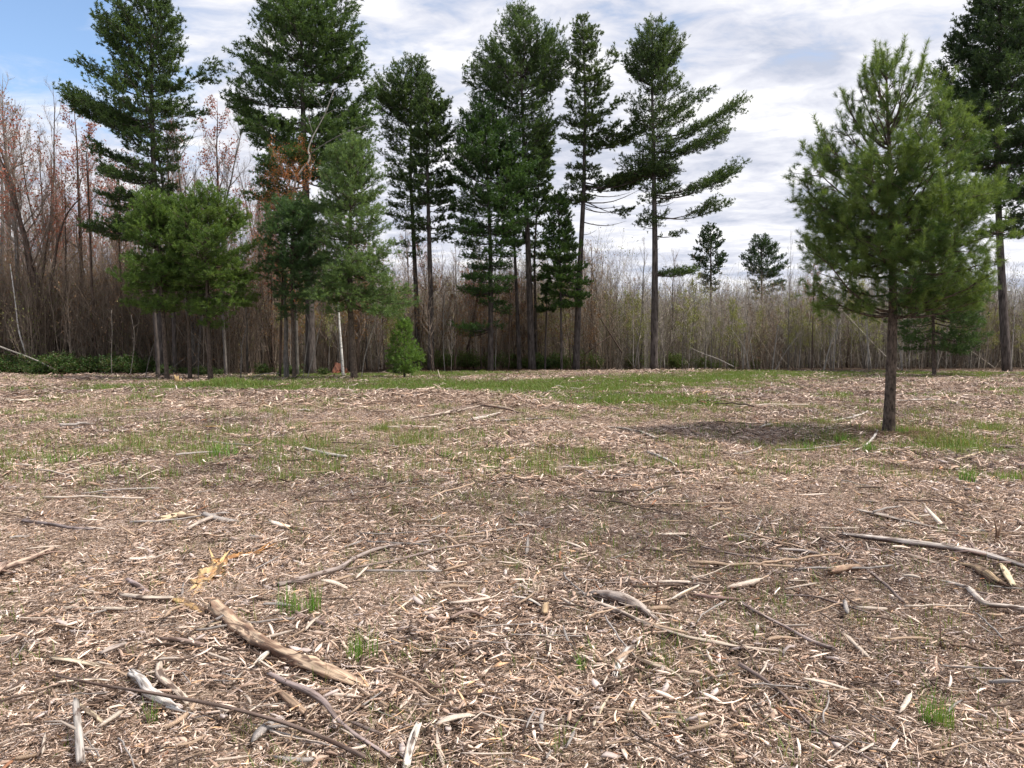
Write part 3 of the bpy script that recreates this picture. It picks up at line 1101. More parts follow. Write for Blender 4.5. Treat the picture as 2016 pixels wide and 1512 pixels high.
pine("small thin pine with one low plate of needles, right of the tallest pine", (1073, 720), 52,
     [(560, 1070, 1084), (590, 1062, 1092), (620, 1055, 1090)], 0.075, 20, tris=7000, group=TALL, col=DK, coltip=TIP, elev=(30, 0))
pine("tall pine on a leaning reddish trunk with bare dead limbs on its right side", (1134, 721), 52,
     [(35, 1138, 1150), (60, 1128, 1172), (90, 1128, 1180), (120, 1125, 1188), (150, 1125, 1195), (175, 1122, 1200), (190, 1115, 1205), (210, 1112, 1195), (235, 1098, 1190), (262, 1092, 1195),
      (285, 1122, 1195), (300, 1122, 1180), (335, 1112, 1185), (360, 1112, 1180), (375, 1108, 1170), (395, 1090, 1160)],
     0.29, 21, trunk=[(1140, 560), (1149, 380), (1152, 200), (1147, 60)], tris=85000, group=TALL, col=(0.034, 0.064, 0.026), coltip=(0.066, 0.108, 0.038), branch_parts=True, bare_in=.3, drop=.12, nlimb=5,
     extra=[(1208, 90, 200, .1, .45), (1204, 105, 190, -.3, .5), (1262, 262, 285, .1, .25), (1255, 250, 275, -.35, .3), (1240, 275, 285, .4, .3), (1300, 335, 365, .1, .25), (1290, 350, 368, -.3, .25), (1268, 330, 360, .35, .25),
            (1250, 365, 370, .1, .3), (1095, 388, 392, .3, .3), (1218, 195, 240, .2, .3), (1240, 422, 395, .1, .88)],
     dead=[(1250, 372, 380, .2), (1262, 375, 398, -.2), (1230, 400, 402, .3), (1225, 412, 410, .1), (1235, 434, 437, .05), (1190, 415, 405, .5), (1175, 452, 462, .1)])
pine("tall open pine standing alone in the gap, long plates of needles reaching right", (1288, 721), 50,
     [(42, 1275, 1298), (60, 1262, 1325), (80, 1245, 1335), (100, 1243, 1345), (115, 1225, 1342), (135, 1235, 1325), (160, 1232, 1350), (180, 1226, 1368), (200, 1232, 1375), (225, 1240, 1375), (250, 1250, 1370),
      (270, 1252, 1370), (290, 1250, 1375), (312, 1235, 1350), (330, 1245, 1345), (350, 1245, 1345), (375, 1255, 1340), (395, 1265, 1330), (415, 1258, 1325), (440, 1252, 1305), (460, 1258, 1310)],
     0.31, 22, trunk=[(1289, 500), (1286, 300), (1282, 120)], tris=90000, group=TALL, col=(0.034, 0.064, 0.028), coltip=(0.062, 0.105, 0.042), branch_parts=True, bare_in=.2, drop=.14, elev=(58, 12), bl_ratio=.46, nlimb=5,
     extra=[(1448, 208, 270, .1, .5), (1440, 215, 280, -.25, .55), (1395, 172, 235, .2, .4), (1425, 262, 300, .1, .45), (1422, 278, 310, -.3, .5), (1415, 250, 300, .3, .5), (1436, 335, 380, .1, .45), (1430, 352, 390, -.2, .5),
            (1420, 345, 385, .25, .45), (1415, 415, 425, .1, .68), (1400, 405, 430, -.3, .65), (1340, 460, 465, .2, .3), (1366, 535, 540, .1, .1), (1355, 540, 540, -.5, .1), (1350, 530, 542, .5, .1), (1225, 310, 345, .1, .4),
            (1215, 322, 350, -.2, .4), (1255, 440, 450, .2, .3)],
     dead=[(1300, 488, 492, .3), (1330, 395, 405, .2)])
pine("huge dark pine cut off by the right edge behind the nearest young pine", (1982, 718), 48,
     [(-80, 1960, 1990), (-30, 1925, 2020), (10, 1925, 2050), (40, 1900, 2070), (65, 1880, 2080), (100, 1888, 2080), (130, 1850, 2090), (150, 1862, 2090), (180, 1850, 2090), (220, 1835, 2095), (260, 1850, 2100),
      (300, 1880, 2100), (340, 1900, 2095), (380, 1930, 2090), (430, 1960, 2080), (460, 1985, 2065)],
     0.33, 23, trunk=[(1975, 650), (1964, 430), (1965, 200)], tris=150000, nl=.16, nw=.03, group=TALL, col=(0.022, 0.044, 0.022), coltip=(0.040, 0.075, 0.030), nlimb=7, drop=.05, whorl=.65, flat=.85,
     extra=[(1843, 130, 165, .1, .25), (1880, 95, 140, .1, .3), (1832, 222, 235, .1, .25)], dead=[(2005, 375, 380, .2)])
pine("small far pine with ragged crown rising above the saplings, right of the lone open pine", (1400, 712), 74,
     [(443, 1394, 1406), (470, 1370, 1425), (500, 1362, 1432), (525, 1364, 1422), (550, 1375, 1415), (580, 1385, 1412)], 0.22, 24, trunk=[(1400, 560)], tris=24000, nl=.12, nw=.03,
     group="far pines above the sapling thicket", col=DK, coltip=TIP, drop=.25)
pine("bushy far pine with forked top above the saplings, left of the nearest young pine", (1503, 712), 74,
     [(463, 1490, 1508), (490, 1475, 1535), (510, 1455, 1548), (530, 1468, 1550), (560, 1480, 1545), (590, 1480, 1530)], 0.22, 25, trunk=[(1500, 560)], tris=26000, nl=.12, nw=.03,
     group="far pines above the sapling thicket", col=DK, coltip=TIP, drop=.2)
# young pines at the left edge
YC, YT = (0.064, 0.115, 0.028), (0.14, 0.21, 0.05)
pine("young pine with yellowish-green crown, leftmost of the young pines by the left wood", (330, 744), 37,
     [(380, 292, 310), (400, 265, 340), (430, 245, 350), (470, 240, 360), (510, 235, 365), (550, 222, 362), (590, 240, 345), (615, 265, 330)], 0.13, 31, trunk=[(318, 600), (304, 450)], tris=70000, nl=.12, nw=.014,
     whorl=.42, group=YOUNG, col=YC, coltip=YT, elev=(62, 0), bare_in=.12, bark=M_youngbark, nlimb=6, shoot_sp=.2)
pine("slender young pine squeezed between the two wider young pines at the left", (373, 745), 37.6,
     [(390, 350, 370), (430, 330, 400), (500, 320, 420), (560, 330, 410), (600, 350, 400)], 0.11, 32, trunk=[(368, 600)], tris=30000, nl=.12, nw=.014, whorl=.45, group=YOUNG, col=YC, coltip=YT, elev=(62, 5), bark=M_youngbark)
pine("young pine with wide round bright crown, right of the leftmost young pine", (412, 745), 37,
     [(365, 402, 420), (385, 375, 448), (420, 352, 488), (460, 342, 508), (500, 345, 518), (540, 355, 525), (580, 365, 512), (612, 378, 495), (640, 400, 440)], 0.14, 33, trunk=[(408, 600), (406, 450)], tris=85000, nl=.12,
     nw=.014, whorl=.42, group=YOUNG, col=YC, coltip=(0.13, 0.19, 0.045), elev=(62, -2), bare_in=.12, bark=M_youngbark, nlimb=6, shoot_sp=.2)
pine("young pine with dark bluish crown under the orange-leaved maple", (579, 745), 37.5,
     [(388, 562, 600), (430, 532, 640), (470, 515, 650), (510, 510, 645), (550, 525, 640), (590, 538, 640), (628, 560, 620)], 0.11, 34, trunk=[(574, 500)], tris=60000, nl=.12, nw=.014, whorl=.42, group=YOUNG,
     col=(0.045, 0.09, 0.034), coltip=(0.09, 0.15, 0.055), elev=(60, 0), bare_in=.12, bark=M_youngbark, nlimb=6, shoot_sp=.2)
pine("largest young pine with tall full grey-green crown, just right of the white birch stem", (698, 745), 37,
     [(268, 690, 700), (300, 655, 732), (330, 640, 745), (370, 628, 755), (410, 618, 765), (450, 612, 770), (500, 618, 775), (540, 622, 780), (570, 628, 802), (592, 640, 832), (622, 655, 790)], 0.19, 35,
     trunk=[(690, 600), (690, 430)], tris=105000, nl=.12, nw=.014, whorl=.42, group=YOUNG, col=(0.068, 0.115, 0.042), coltip=(0.14, 0.205, 0.07), elev=(64, -4), bare_in=.1, bark=M_youngbark, nlimb=6, shoot_sp=.2)
pine("knee-high bushy pine sapling with green needles down to the ground", (797, 744), 38,
     [(630, 790, 800), (660, 772, 815), (690, 762, 832), (715, 755, 838), (732, 765, 825)], 0.05, 36, tris=16000, nl=.11, nw=.013, whorl=.28, col=(0.085, 0.155, 0.035), coltip=(0.16, 0.26, 0.06), elev=(60, 0), bare_in=.1,
     bark=M_youngbark, shoot_sp=.16)
pine("small pine with bare lower stem behind the nearest young pine at the right", (1838, 735), 42,
     [(430, 1825, 1850), (480, 1800, 1882), (540, 1775, 1920), (590, 1760, 1950), (635, 1765, 1955), (675, 1780, 1930), (700, 1800, 1890)], 0.12, 37, trunk=[(1838, 560)], tris=60000, nl=.13, nw=.016, whorl=.42,
     col=(0.036, 0.072, 0.024), coltip=(0.075, 0.13, 0.04), elev=(58, -6), bark=M_youngbark)
# the nearest young pine
hero_d = G(1748, 855)[1]
pine("nearest young pine with full green crown on a bare straight trunk at the right", (1748, 856), hero_d,
     [(118, 1738, 1752), (132, 1724, 1768), (155, 1700, 1800), (185, 1680, 1828), (220, 1660, 1858), (255, 1635, 1885), (290, 1608, 1925), (320, 1588, 1955), (350, 1572, 1972), (400, 1564, 1982), (450, 1575, 1985),
      (490, 1598, 1985), (530, 1610, 1990), (565, 1640, 1985), (595, 1690, 1970), (615, 1715, 1890)],
     0.125, 41, trunk=[(1752, 600), (1748, 350), (1744, 180)], tris=400000, nl=.105, nw=.0055, whorl=.36, nlimb=6, candle=True, flare=.5, col=(0.054, 0.105, 0.030), coltip=(0.185, 0.26, 0.07), elev=(72, 2), bare_in=.18, drop=.20,
     bark=M_youngbark, shoot_sp=.13, branch_parts=True, bl_ratio=.42, flat=.45, r_limb=.008, ktrunk=24, top_r=.008, jitter=.22, sparse_top=.0,
     extra=[(1600, 570, 622, .15, .6), (1585, 520, 615, -.3, .6), (1905, 590, 622, -.2, .5), (1690, 590, 618, .8, .4), (1895, 560, 625, .1, .35), (1568, 365, 480, .1, .4), (1825, 150, 300, .1, .65), (1682, 155, 290, .1, .65), (1712, 130, 220, .3, .65), (1790, 125, 240, .1, .7), (1566, 340, 430, -.2, .5), (1652, 200, 330, .1, .6), (1612, 270, 380, .1, .55), (1880, 250, 380, .2, .5)])


# ------------------------------------------------------------------ bare and budding broadleaf trees
def bare_tree(seed, h, r0, spread=0.35, nb=14, up=0.75, leafc=None, nleaf=0, leafs=0.05, crown0=0.35, lean=0.0, twigc=(0.10, 0.075, 0.06), depth2=6, bow=0.03, fork=1, twn=5):
    """returns (trunk Acc, crown Acc) around the origin"""
    rs = np.random.default_rng(seed)
    T, Cc = Acc(), Acc()
    tips = []
    stems = []
    for s in range(fork):
        n = 12
        t = np.linspace(0, 1, n)
        az = rs.random() * 6.28
        sp_ = (0.0 if fork == 1 else 0.22) + lean
        path = np.zeros((n, 3))
        path[:, 2] = h * t * (1 if s == 0 else rs.uniform(.8, 1))
        path[:, 0] = math.cos(az) * h * sp_ * t ** 1.2 + np.cumsum(rs.normal(0, bow * h / n, n))
        path[:, 1] = math.sin(az) * h * sp_ * t ** 1.2 + np.cumsum(rs.normal(0, bow * h / n, n))
        path[0, :2] = 0
        path[0, 2] = -0.1
        rad = r0 * (1 - t) ** 0.8 * (1 if s == 0 else .75) + 0.006
        T.tube(path, rad, 7, rough=0.05, rs=seed)
        stems.append(path)
    P0, P1, R0, R1 = [], [], [], []
    for path in stems:
        for b in range(nb):
            tb = crown0 + (0.97 - crown0) * (b + rs.random()) / nb
            p = np.array([np.interp(tb, np.linspace(0, 1, len(path)), path[:, i]) for i in range(3)])
            az = b * 2.4 + rs.normal(0, .4)
            L = h * spread * (1 - tb) ** 0.7 * rs.uniform(.6, 1.2) + 0.3
            e = up + rs.normal(0, .12)
            d = np.array([math.cos(az) * math.cos(e), math.sin(az) * math.cos(e), math.sin(e)])
            rr = r0 * 0.42 * (1 - tb) ** .8 + 0.006
            n2 = 4
            q = p
            for k in range(n2):
                d2 = unit(d + rs.normal(0, .13, 3) + np.array([0, 0, .1 * k]))
                q2 = q + d2 * L / n2
                P0.append(q)
                P1.append(q2)
                R0.append(rr * (1 - k / n2) + .004)
                R1.append(rr * (1 - (k + 1) / n2) + .003)
                nd = max(1, int(depth2 * (0.5 + .25 * k) * min(1, L / 1.5)))
                for _ in range(nd):
                    f = rs.random()
                    s0 = q + (q2 - q) * f
                    d3 = unit(d2 + rs.normal(0, .45, 3) + np.array([0, 0, .25]))
                    l3 = L * rs.uniform(.15, .38) + .1
                    s1 = s0 + d3 * l3
                    P0.append(s0)
                    P1.append(s1)
                    R0.append(.0055)
                    R1.append(.0025)
                    for _ in range(rs.integers(1, twn)):
                        f2 = rs.random()
                        a0 = s0 + (s1 - s0) * f2
                        d4 = unit(d3 + rs.normal(0, .5, 3) + np.array([0, 0, .2]))
                        a1 = a0 + d4 * (l3 * rs.uniform(.3, .7))
                        P0.append(a0)
                        P1.append(a1)
                        R0.append(.0035)
                        R1.append(.002)
                        tips.append(a1)
                q, d = q2, d2
    Cc.frusta(np.array(P0), np.array(P1), np.array(R0), np.array(R1), 3, c=twigc)
    if nleaf and len(tips):
        tips = np.array(tips)
        ii = rs.integers(0, len(tips), nleaf)
        pos = tips[ii] + rs.normal(0, .07, (nleaf, 3))
        lc = np.array(leafc)[rs.integers(0, len(leafc), nleaf)] * rs.uniform(.7, 1.3, nleaf)[:, None]
        L_ = Acc()
        L_.needles(pos, unit(rs.normal(0, 1, (nleaf, 3))), leafs * rs.uniform(.6, 1.3, nleaf), leafs * .8, lc)
        return T, Cc, L_
    return T, Cc, None


def tree_proto(bark, *a, **k):
    T, C_, L_ = bare_tree(*a, **k)
    return dict(trunk=T.mesh("trunk", bark, True), twigs=C_.mesh("crown", M_twig), leaves=L_.mesh("foliage", M_leaf) if L_ else None)


def plant(name, proto, loc, rz, s, label, cat, group=None, lean=(0, 0)):
    o = bpy.data.objects.new(name, None)
    COL.objects.link(o)
    o.location = loc
    o.rotation_euler = (lean[0], lean[1], rz)
    o.scale = (s[0], s[0], s[1]) if isinstance(s, tuple) else (s, s, s)
    tag(o, label, cat, group)
    link("trunk", proto["trunk"], o)
    link("crown", proto["twigs"], o)
    if proto["leaves"]:
        f = link("foliage", proto["leaves"], o)
    return o


RED = [(0.32, 0.10, 0.075), (0.37, 0.14, 0.09), (0.27, 0.09, 0.07)]
RUST = [(0.25, 0.14, 0.07), (0.22, 0.11, 0.055), (0.28, 0.17, 0.08)]
OLIVE = [(0.24, 0.25, 0.08), (0.29, 0.27, 0.11), (0.20, 0.25, 0.07)]
TANB = [(0.30, 0.19, 0.11), (0.26, 0.16, 0.10)]
BR, GY, PK = (0.22, 0.175, 0.14), (0.30, 0.265, 0.23), (0.27, 0.21, 0.175)
tall_bare = [tree_proto(b, 100 + i, 15, .13, .26, 16, .95, crown0=.35, twigc=tc_, bow=.05, fork=fk) for i, (b, tc_, fk) in
             enumerate([(M_greybark, GY, 1), (M_brownbark, BR, 2), (M_greybark, PK, 1), (M_brownbark, BR, 1), (M_greybark, GY, 3)])]
tall_red = [tree_proto(M_brownbark, 120 + i, 14, .13, .30, 16, .85, crown0=.35, twigc=BR, bow=.05, leafc=RED, nleaf=2100, leafs=.10, fork=f) for i, f in enumerate((1, 2, 1))]
tall_tan = [tree_proto(M_brownbark, 130 + i, 13, .11, .28, 16, .85, crown0=.2, twigc=BR, bow=.05, leafc=TANB, nleaf=1300, leafs=.09) for i in range(2)]
sap_bare = [tree_proto(b, 140 + i, 6.5, .032, .24, 11, 1.0, crown0=.3, twigc=tc_, bow=.06, depth2=4, twn=4, lean=l) for i, (b, tc_, l) in
            enumerate([(M_palebark, GY, 0), (M_greybark, GY, .05), (M_palebark, PK, .1), (M_brownbark, BR, 0), (M_greybark, PK, .04), (M_palebark, GY, .16)])]
sap_olive = [tree_proto(M_greybark, 150 + i, 6, .03, .26, 11, .95, crown0=.2, twigc=GY, bow=.06, depth2=4, twn=4, leafc=OLIVE, nleaf=1900, leafs=.07) for i in range(3)]
sap_rust = [tree_proto(M_brownbark, 160 + i, 5.5, .03, .28, 11, .9, crown0=.15, twigc=BR, bow=.06, depth2=4, twn=4, leafc=RUST, nleaf=1000, leafs=.07) for i in range(2)]


def ground_at(px, depth):
    x = AT(px, 700, depth)[0]
    return (x, depth, float(H(x, depth)))


def hz(py, depth):
    return AT(1008, py, depth)[2]


rf = random.Random(5)


def plant_px(name, proto, ph, px, depth, top, label, cat, group=None, rz=None, lean=(0, 0), wide=1.0):
    loc = ground_at(px, depth)
    hh = hz(top, depth) - loc[2]
    s = hh / ph
    return plant(name, proto, loc, rf.random() * 6.28 if rz is None else rz, (s * wide, s), label, cat, group, lean)


# trees one can tell apart, each with its own words
plant_px("bare_tree", tall_bare[4], 15, 385, 46, 88, "tall grey bare tree fanning into many thin stems right of the leftmost tall pine", "bare tree", wide=.9)
plant_px("bare_tree", tall_bare[0], 15, 42, 48, 150, "pale bare tree with fine upright twigs at the left edge against the sky", "bare tree")
plant_px("bare_tree", tall_bare[2], 15, 15, 50, 175, "slender bare tree right at the left border of the photo", "bare tree")
plant_px("red_maple", tall_red[1], 14, 118, 47, 148, "red-budded maple with the highest red twigs at the left", "maple tree")
plant_px("red_maple", tall_red[0], 14, 165, 49, 195, "red-budded maple close to the left pine's lower limbs", "maple tree")
plant_px("red_maple", tall_red[2], 14, 345, 50, 215, "red-budded maple seen through the gap behind the left pine's right side", "maple tree")
plant_px("red_maple", tall_red[0], 14, 432, 52, 195, "pinkish budding maple against blue sky between the two big left pines", "maple tree")
plant_px("bare_tree", tall_bare[1], 15, 80, 46.5, 235, "dark forked bare tree behind the fallen pole at the left", "bare tree")
plant_px("bare_tree", tall_tan[0] and tall_tan[1], 13, 1160, 58, 470, "orange-tan budding tree behind the leaning pine trunk", "bare tree")
plant_px("bare_tree", tall_bare[4], 15, 1200, 60, 478, "pale bare tree with fan of twigs in the gap left of the lone pine", "bare tree")
plant_px("bare_tree", tall_bare[0], 15, 1262, 57, 470, "bare tree touching the left side of the lone open pine", "bare tree")
plant_px("bare_tree", tall_bare[2], 15, 1322, 62, 488, "hazy bare tree just right of the lone open pine", "bare tree")
plant_px("bare_tree", tall_bare[3], 15, 1598, 52, 418, "tall thin bare stem left of the nearest pine, against the clouds", "bare tree", wide=.4)
plant_px("bare_tree", tall_bare[0], 15, 1552, 53, 455, "thin bare pole tree rising above the saplings beside the bushy far pine", "bare tree", wide=.4)
plant_px("bare_tree", tall_red[0], 14, 1600, 56, 520, "pink-budded small tree low behind the nearest pine's left side", "bare tree", wide=.8)

# filling wood: rows of trees behind the edge
EDGE_ZONES = [(0, "at the far left border"), (150, "beside the crooked trunk"), (260, "left of the first young pine"), (410, "behind the wide young pines"),
              (520, "left of the dark bluish pine"), (640, "around the white birch stem"), (740, "behind the pine sapling"), (845, "behind the close dark trunk pair"),
              (960, "behind the dense skirted pine"), (1045, "behind the tallest pine's trunk"), (1135, "behind the leaning reddish trunk"), (1215, "left of the lone open pine"),
              (1290, "behind the lone open pine"), (1400, "below the small far pine"), (1500, "below the bushy far pine"), (1600, "left of the nearest pine's crown"), (1700, "just left of the nearest pine's trunk"),
              (1800, "just right of the nearest pine's trunk"), (1900, "left of the huge dark trunk"), (2000, "at the far right border")]


def zoned(px, head, cat_pl):
    zn = min(EDGE_ZONES, key=lambda q: abs(q[0] - px))[1]
    return head + " " + zn, cat_pl + " " + zn


GA = "tall bare trees crowding the left wood"
GB = "bare trees behind the pines in the middle"
GS = "thin saplings of the thicket behind the clearing"
cnt_t = 0
for i in range(78):
    d = rf.uniform(46, 74)
    px = rf.uniform(-140, 560)
    top = rf.uniform(300, 430) if rf.random() < .72 else rf.uniform(190, 300)
    if 380 < px < 560:
        top = max(top, rf.uniform(300, 400))
    pr, ph = rf.choice([(tall_bare[0], 15), (tall_bare[1], 15), (tall_bare[2], 15), (tall_bare[3], 15), (tall_red[0], 14), (tall_red[2], 14), (tall_tan[0], 13), (tall_tan[1], 13), (tall_tan[0], 13)])
    lb, gp = zoned(px, "slender leafless tree deep in the brown wood", "tall bare trees")
    plant_px("bare_tree", pr, ph, px, d, top, lb, "bare tree", gp, wide=rf.uniform(.7, 1))
for i in range(40):
    d = rf.uniform(56, 78)
    px = rf.uniform(540, 1180)
    top = rf.uniform(400, 520) if px < 920 else rf.uniform(470, 560)
    pr, ph = rf.choice([(tall_bare[0], 15), (tall_bare[2], 15), (tall_bare[3], 15), (tall_tan[0], 13), (tall_tan[1], 13), (tall_red[1], 14)])
    lb, gp = zoned(px, "bare budding tree in the wood", "bare trees")
    plant_px("bare_tree", pr, ph, px, d, top, lb, "bare tree", gp, wide=rf.uniform(.8, 1.1))
for i in range(30):
    d = rf.uniform(58, 80)
    px = rf.uniform(1180, 2120)
    top = rf.uniform(515, 590)
    pr, ph = rf.choice([(tall_bare[0], 15), (tall_bare[2], 15), (tall_bare[4], 15), (tall_tan[0], 13), (tall_bare[3], 15)])
    lb, gp = zoned(px, "small bare tree rising above thicket", "small bare trees")
    plant_px("bare_tree", pr, ph, px, d, top, lb, "bare tree", gp, wide=rf.uniform(.8, 1.2))
for i in range(270):
    px = rf.uniform(-60, 2080)
    d = rf.uniform(45, 54) if px < 900 else rf.uniform(51.5, 58)
    if rf.random() < .3:
        d += 3
    top = rf.uniform(540, 640) if px > 1150 else rf.uniform(500, 640)
    if px < 560:
        pr, ph = rf.choice([(sap_bare[0], 6.5), (sap_bare[1], 6.5), (sap_bare[3], 6.5), (sap_rust[0], 5.5), (sap_rust[1], 5.5), (sap_bare[3], 6.5)])
    elif px < 1180:
        pr, ph = rf.choice([(sap_bare[0], 6.5), (sap_bare[1], 6.5), (sap_bare[3], 6.5), (sap_bare[4], 6.5), (sap_olive[0], 6), (sap_rust[0], 5.5)])
    else:
        pr, ph = rf.choice([(sap_bare[0], 6.5), (sap_bare[2], 6.5), (sap_bare[4], 6.5), (sap_bare[5], 6.5), (sap_olive[0], 6), (sap_olive[1], 6), (sap_olive[2], 6), (sap_bare[1], 6.5)])
    kind_w = "pale-barked" if pr["trunk"].materials[0] is M_palebark else ("grey" if pr["trunk"].materials[0] is M_greybark else "brown")
    if pr["leaves"]:
        kind_w += " budding"
    lb, gp = zoned(px, "thin %s sapling in the thicket" % kind_w, kind_w + " saplings")
    plant_px("sapling", pr, ph, px, d, top, lb, "sapling", gp, lean=(rf.gauss(0, .05), rf.gauss(0, .07)))


# the thicket behind as one mass
def thicket_mesh(seed, n, R, h, cols, leafc=None, nleaf=0, dens=9):
    rs = np.random.default_rng(seed)
    A = Acc()
    P0, P1, R0, R1, CC = [], [], [], [], []
    tips = []
    for i in range(n):
        b = rs.uniform(-R, R, 2)
        hh = h * rs.uniform(.4, 1.2)
        ln = rs.normal(0, .09, 2) * (1 if rs.random() < .85 else 6)
        c = np.array(cols[rs.integers(len(cols))]) * rs.uniform(.7, 1.3)
        p = np.array([b[0], b[1], -.1])
        for k in range(3):
            q = p + np.array([ln[0] + rs.normal(0, .03), ln[1] + rs.normal(0, .03), 1]) * hh / 3
            P0.append(p)
            P1.append(q)
            rr = .022 * hh / 6
            R0.append(rr * (1 - k / 3) + .006)
            R1.append(rr * (1 - (k + 1) / 3) + .005)
            CC.append(c)
            for _ in range(dens if k else 4):
                s0 = p + (q - p) * rs.random()
                az = rs.random() * 6.28
                e = rs.uniform(.5, 1.3)
                L = hh * rs.uniform(.06, .2)
                s1 = s0 + np.array([math.cos(az) * math.cos(e), math.sin(az) * math.cos(e), math.sin(e)]) * L
                P0.append(s0)
                P1.append(s1)
                R0.append(.007)
                R1.append(.003)
                CC.append(c)
                s2 = s0 + (s1 - s0) * .5
                s3 = s2 + unit(s1 - s0 + rs.normal(0, .5 * L, 3)) * L * .6
                P0.append(s2)
                P1.append(s3)
                R0.append(.005)
                R1.append(.003)
                CC.append(c)
                tips += [s1, s3]
            p = q
    A.frusta(np.array(P0), np.array(P1), np.array(R0), np.array(R1), 3, np.array(CC))
    if nleaf:
        tips = np.array(tips)
        pos = tips[rs.integers(0, len(tips), nleaf)] + rs.normal(0, .1, (nleaf, 3))
        lc = np.array(leafc)[rs.integers(0, len(leafc), nleaf)]
        A.needles(pos, unit(rs.normal(0, 1, (nleaf, 3))), .10, .07, lc)
    return A.mesh("thicket", M_twig)


DKB = [(0.24, 0.185, 0.14), (0.31, 0.25, 0.195), (0.16, 0.125, 0.095)]
LGB = [(0.22, 0.185, 0.145), (0.29, 0.255, 0.21), (0.15, 0.125, 0.096), (0.42, 0.38, 0.335)]
th = [thicket_mesh(200 + i, 34, 2.0, 6, DKB, (RUST, TANB, OLIVE, TANB)[i], 450) for i in range(4)] + \
     [thicket_mesh(210 + i, 38, 2.0, 6, LGB, OLIVE, 700 if i < 3 else 0) for i in range(5)]
pts, scl, pick = [], [], []
y = 53.0
while y < 108:
    x = -1.05 * y - 6
    while x < 1.0 * y + 8:
        xx, yy2 = x + rf.uniform(-.8, .8), y + rf.uniform(-.8, .8)
        px = 1008 + F * xx / yy2
        left = px < 600
        y_front = 48 if px < 560 else 55
        if yy2 > y_front:
            hs = (1.25 if left else (1.15 if px < 1180 else .88)) * rf.uniform(.75, 1.15) * (1 + .5 * float(vnoise(xx * .16, yy2 * .1))) * (1 + (yy2 - 53) * 0.006)
            pts.append((xx, yy2, float(H(xx, yy2))))
            scl.append((1.0, 1.0, hs))
            pick.append(rf.randrange(0, 4) if (left or rf.random() < (.45 if px < 1180 else .12)) else rf.randrange(4, 9))
        x += 2.6 if y < 75 else 3.6
    y += 2.4 if y < 75 else 3.6
for i in range(70):     # a little in front at the left, where the wood comes closer
    px = rf.uniform(-80, 520)
    d = rf.uniform(46.5, 52)
    g_ = ground_at(px, d)
    pts.append(g_)
    scl.append((1, 1, rf.uniform(.8, 1.2)))
    pick.append(rf.randrange(0, 4))
scatter("thicket_undergrowth", "dense brown thicket of bare saplings and twigs filling the wood behind", np.array(pts), np.array([rf.random() * 6.28 for _ in pts]), np.array(scl), pick, th, tilt=.03)


# ------------------------------------------------------------------ green shrubs and undergrowth along the wood edge
def shrub_mesh(seed, R, h, nst, nleaf, cols, lw=.05):
    rs = np.random.default_rng(seed)
    T, L_ = Acc(), Acc()
    P0, P1 = [], []
    for i in range(nst):
        az = rs.random() * 6.28
        p = np.array([rs.normal(0, R * .2), rs.normal(0, R * .2), -.05])
        q = p + np.array([math.cos(az) * R * rs.uniform(.2, 1), math.sin(az) * R * rs.uniform(.2, 1), h * rs.uniform(.5, 1)])
        P0.append(p)
        P1.append(q)
        for _ in range(4):
            s0 = p + (q - p) * rs.uniform(.3, .95)
            P0.append(s0)
            P1.append(s0 + rs.normal(0, R * .3, 3) * np.array([1, 1, .6]) + np.array([0, 0, .1]))
    P0, P1 = np.array(P0), np.array(P1)
    T.frusta(P0, P1, .010, .004, 3, c=(0.16, 0.09, 0.065))
    ii = rs.integers(0, len(P0), nleaf)
    f = rs.uniform(.3, 1.05, nleaf)
    pos = P0[ii] + (P1[ii] - P0[ii]) * f[:, None] + rs.normal(0, .06, (nleaf, 3))
    lc = np.array(cols)[rs.integers(0, len(cols), nleaf)] * rs.uniform(.7, 1.3, nleaf)[:, None]
    L_.needles(pos, unit(rs.normal(0, 1, (nleaf, 3)) + np.array([0, 0, .3])), lw * 1.4, lw, lc)
    return T.mesh("stems", M_twig), L_.mesh("foliage", M_leaf)


SH = [shrub_mesh(300 + i, .8, .95, 16, 1700, [(0.055, 0.115, 0.028), (0.085, 0.15, 0.038), (0.045, 0.085, 0.026), (0.12, 0.13, 0.06)], .07) for i in range(3)]
SHL = [shrub_mesh(310 + i, .7, 1.3, 14, 1100, [(0.10, 0.15, 0.04), (0.13, 0.18, 0.05), (0.07, 0.12, 0.03)], .055) for i in range(3)]


def shrub(px, d, s, pr, label, group):
    label, group = zoned(px, " ".join(label.split()[:4]).replace(" in", "").replace(" at", ""), "shrubs")
    group = label
    g_ = ground_at(px, d)
    o = bpy.data.objects.new("shrub", None)
    COL.objects.link(o)
    o.location = g_
    o.scale = (s, s, s)
    o.rotation_euler = (0, 0, rf.random() * 6.28)
    tag(o, label, "shrub", group)
    link("stem", pr[0], o)
    link("foliage", pr[1], o)


for i in range(44):
    shrub(-40 + i * 7.4 + rf.uniform(-6, 6), rf.uniform(42.5, 46), rf.uniform(.7, 1.25), rf.choice(SH), "low dark green shrub in the green band under the left wood", "low green shrubs under the left wood")
for i in range(14):
    shrub(rf.uniform(300, 640), rf.uniform(41, 46), rf.uniform(.4, .8), rf.choice(SH), "small round green bush among the trunks of the young pines", "small bushes among the young pines")
for i in range(30):
    shrub(rf.uniform(840, 1130), rf.uniform(52.5, 56), rf.uniform(.6, 1.2), rf.choice(SHL if rf.random() < .75 else SH), "pale green leafing shrub at the foot of the tall pines", "leafing shrubs at the foot of the tall pines")
for i in range(16):
    shrub(rf.uniform(1130, 1500), rf.uniform(54, 57), rf.uniform(.5, 1.2), rf.choice(SHL), "pale low leafing shrub in the thicket behind the lone pine", "shrubs in the thicket behind the lone pine")

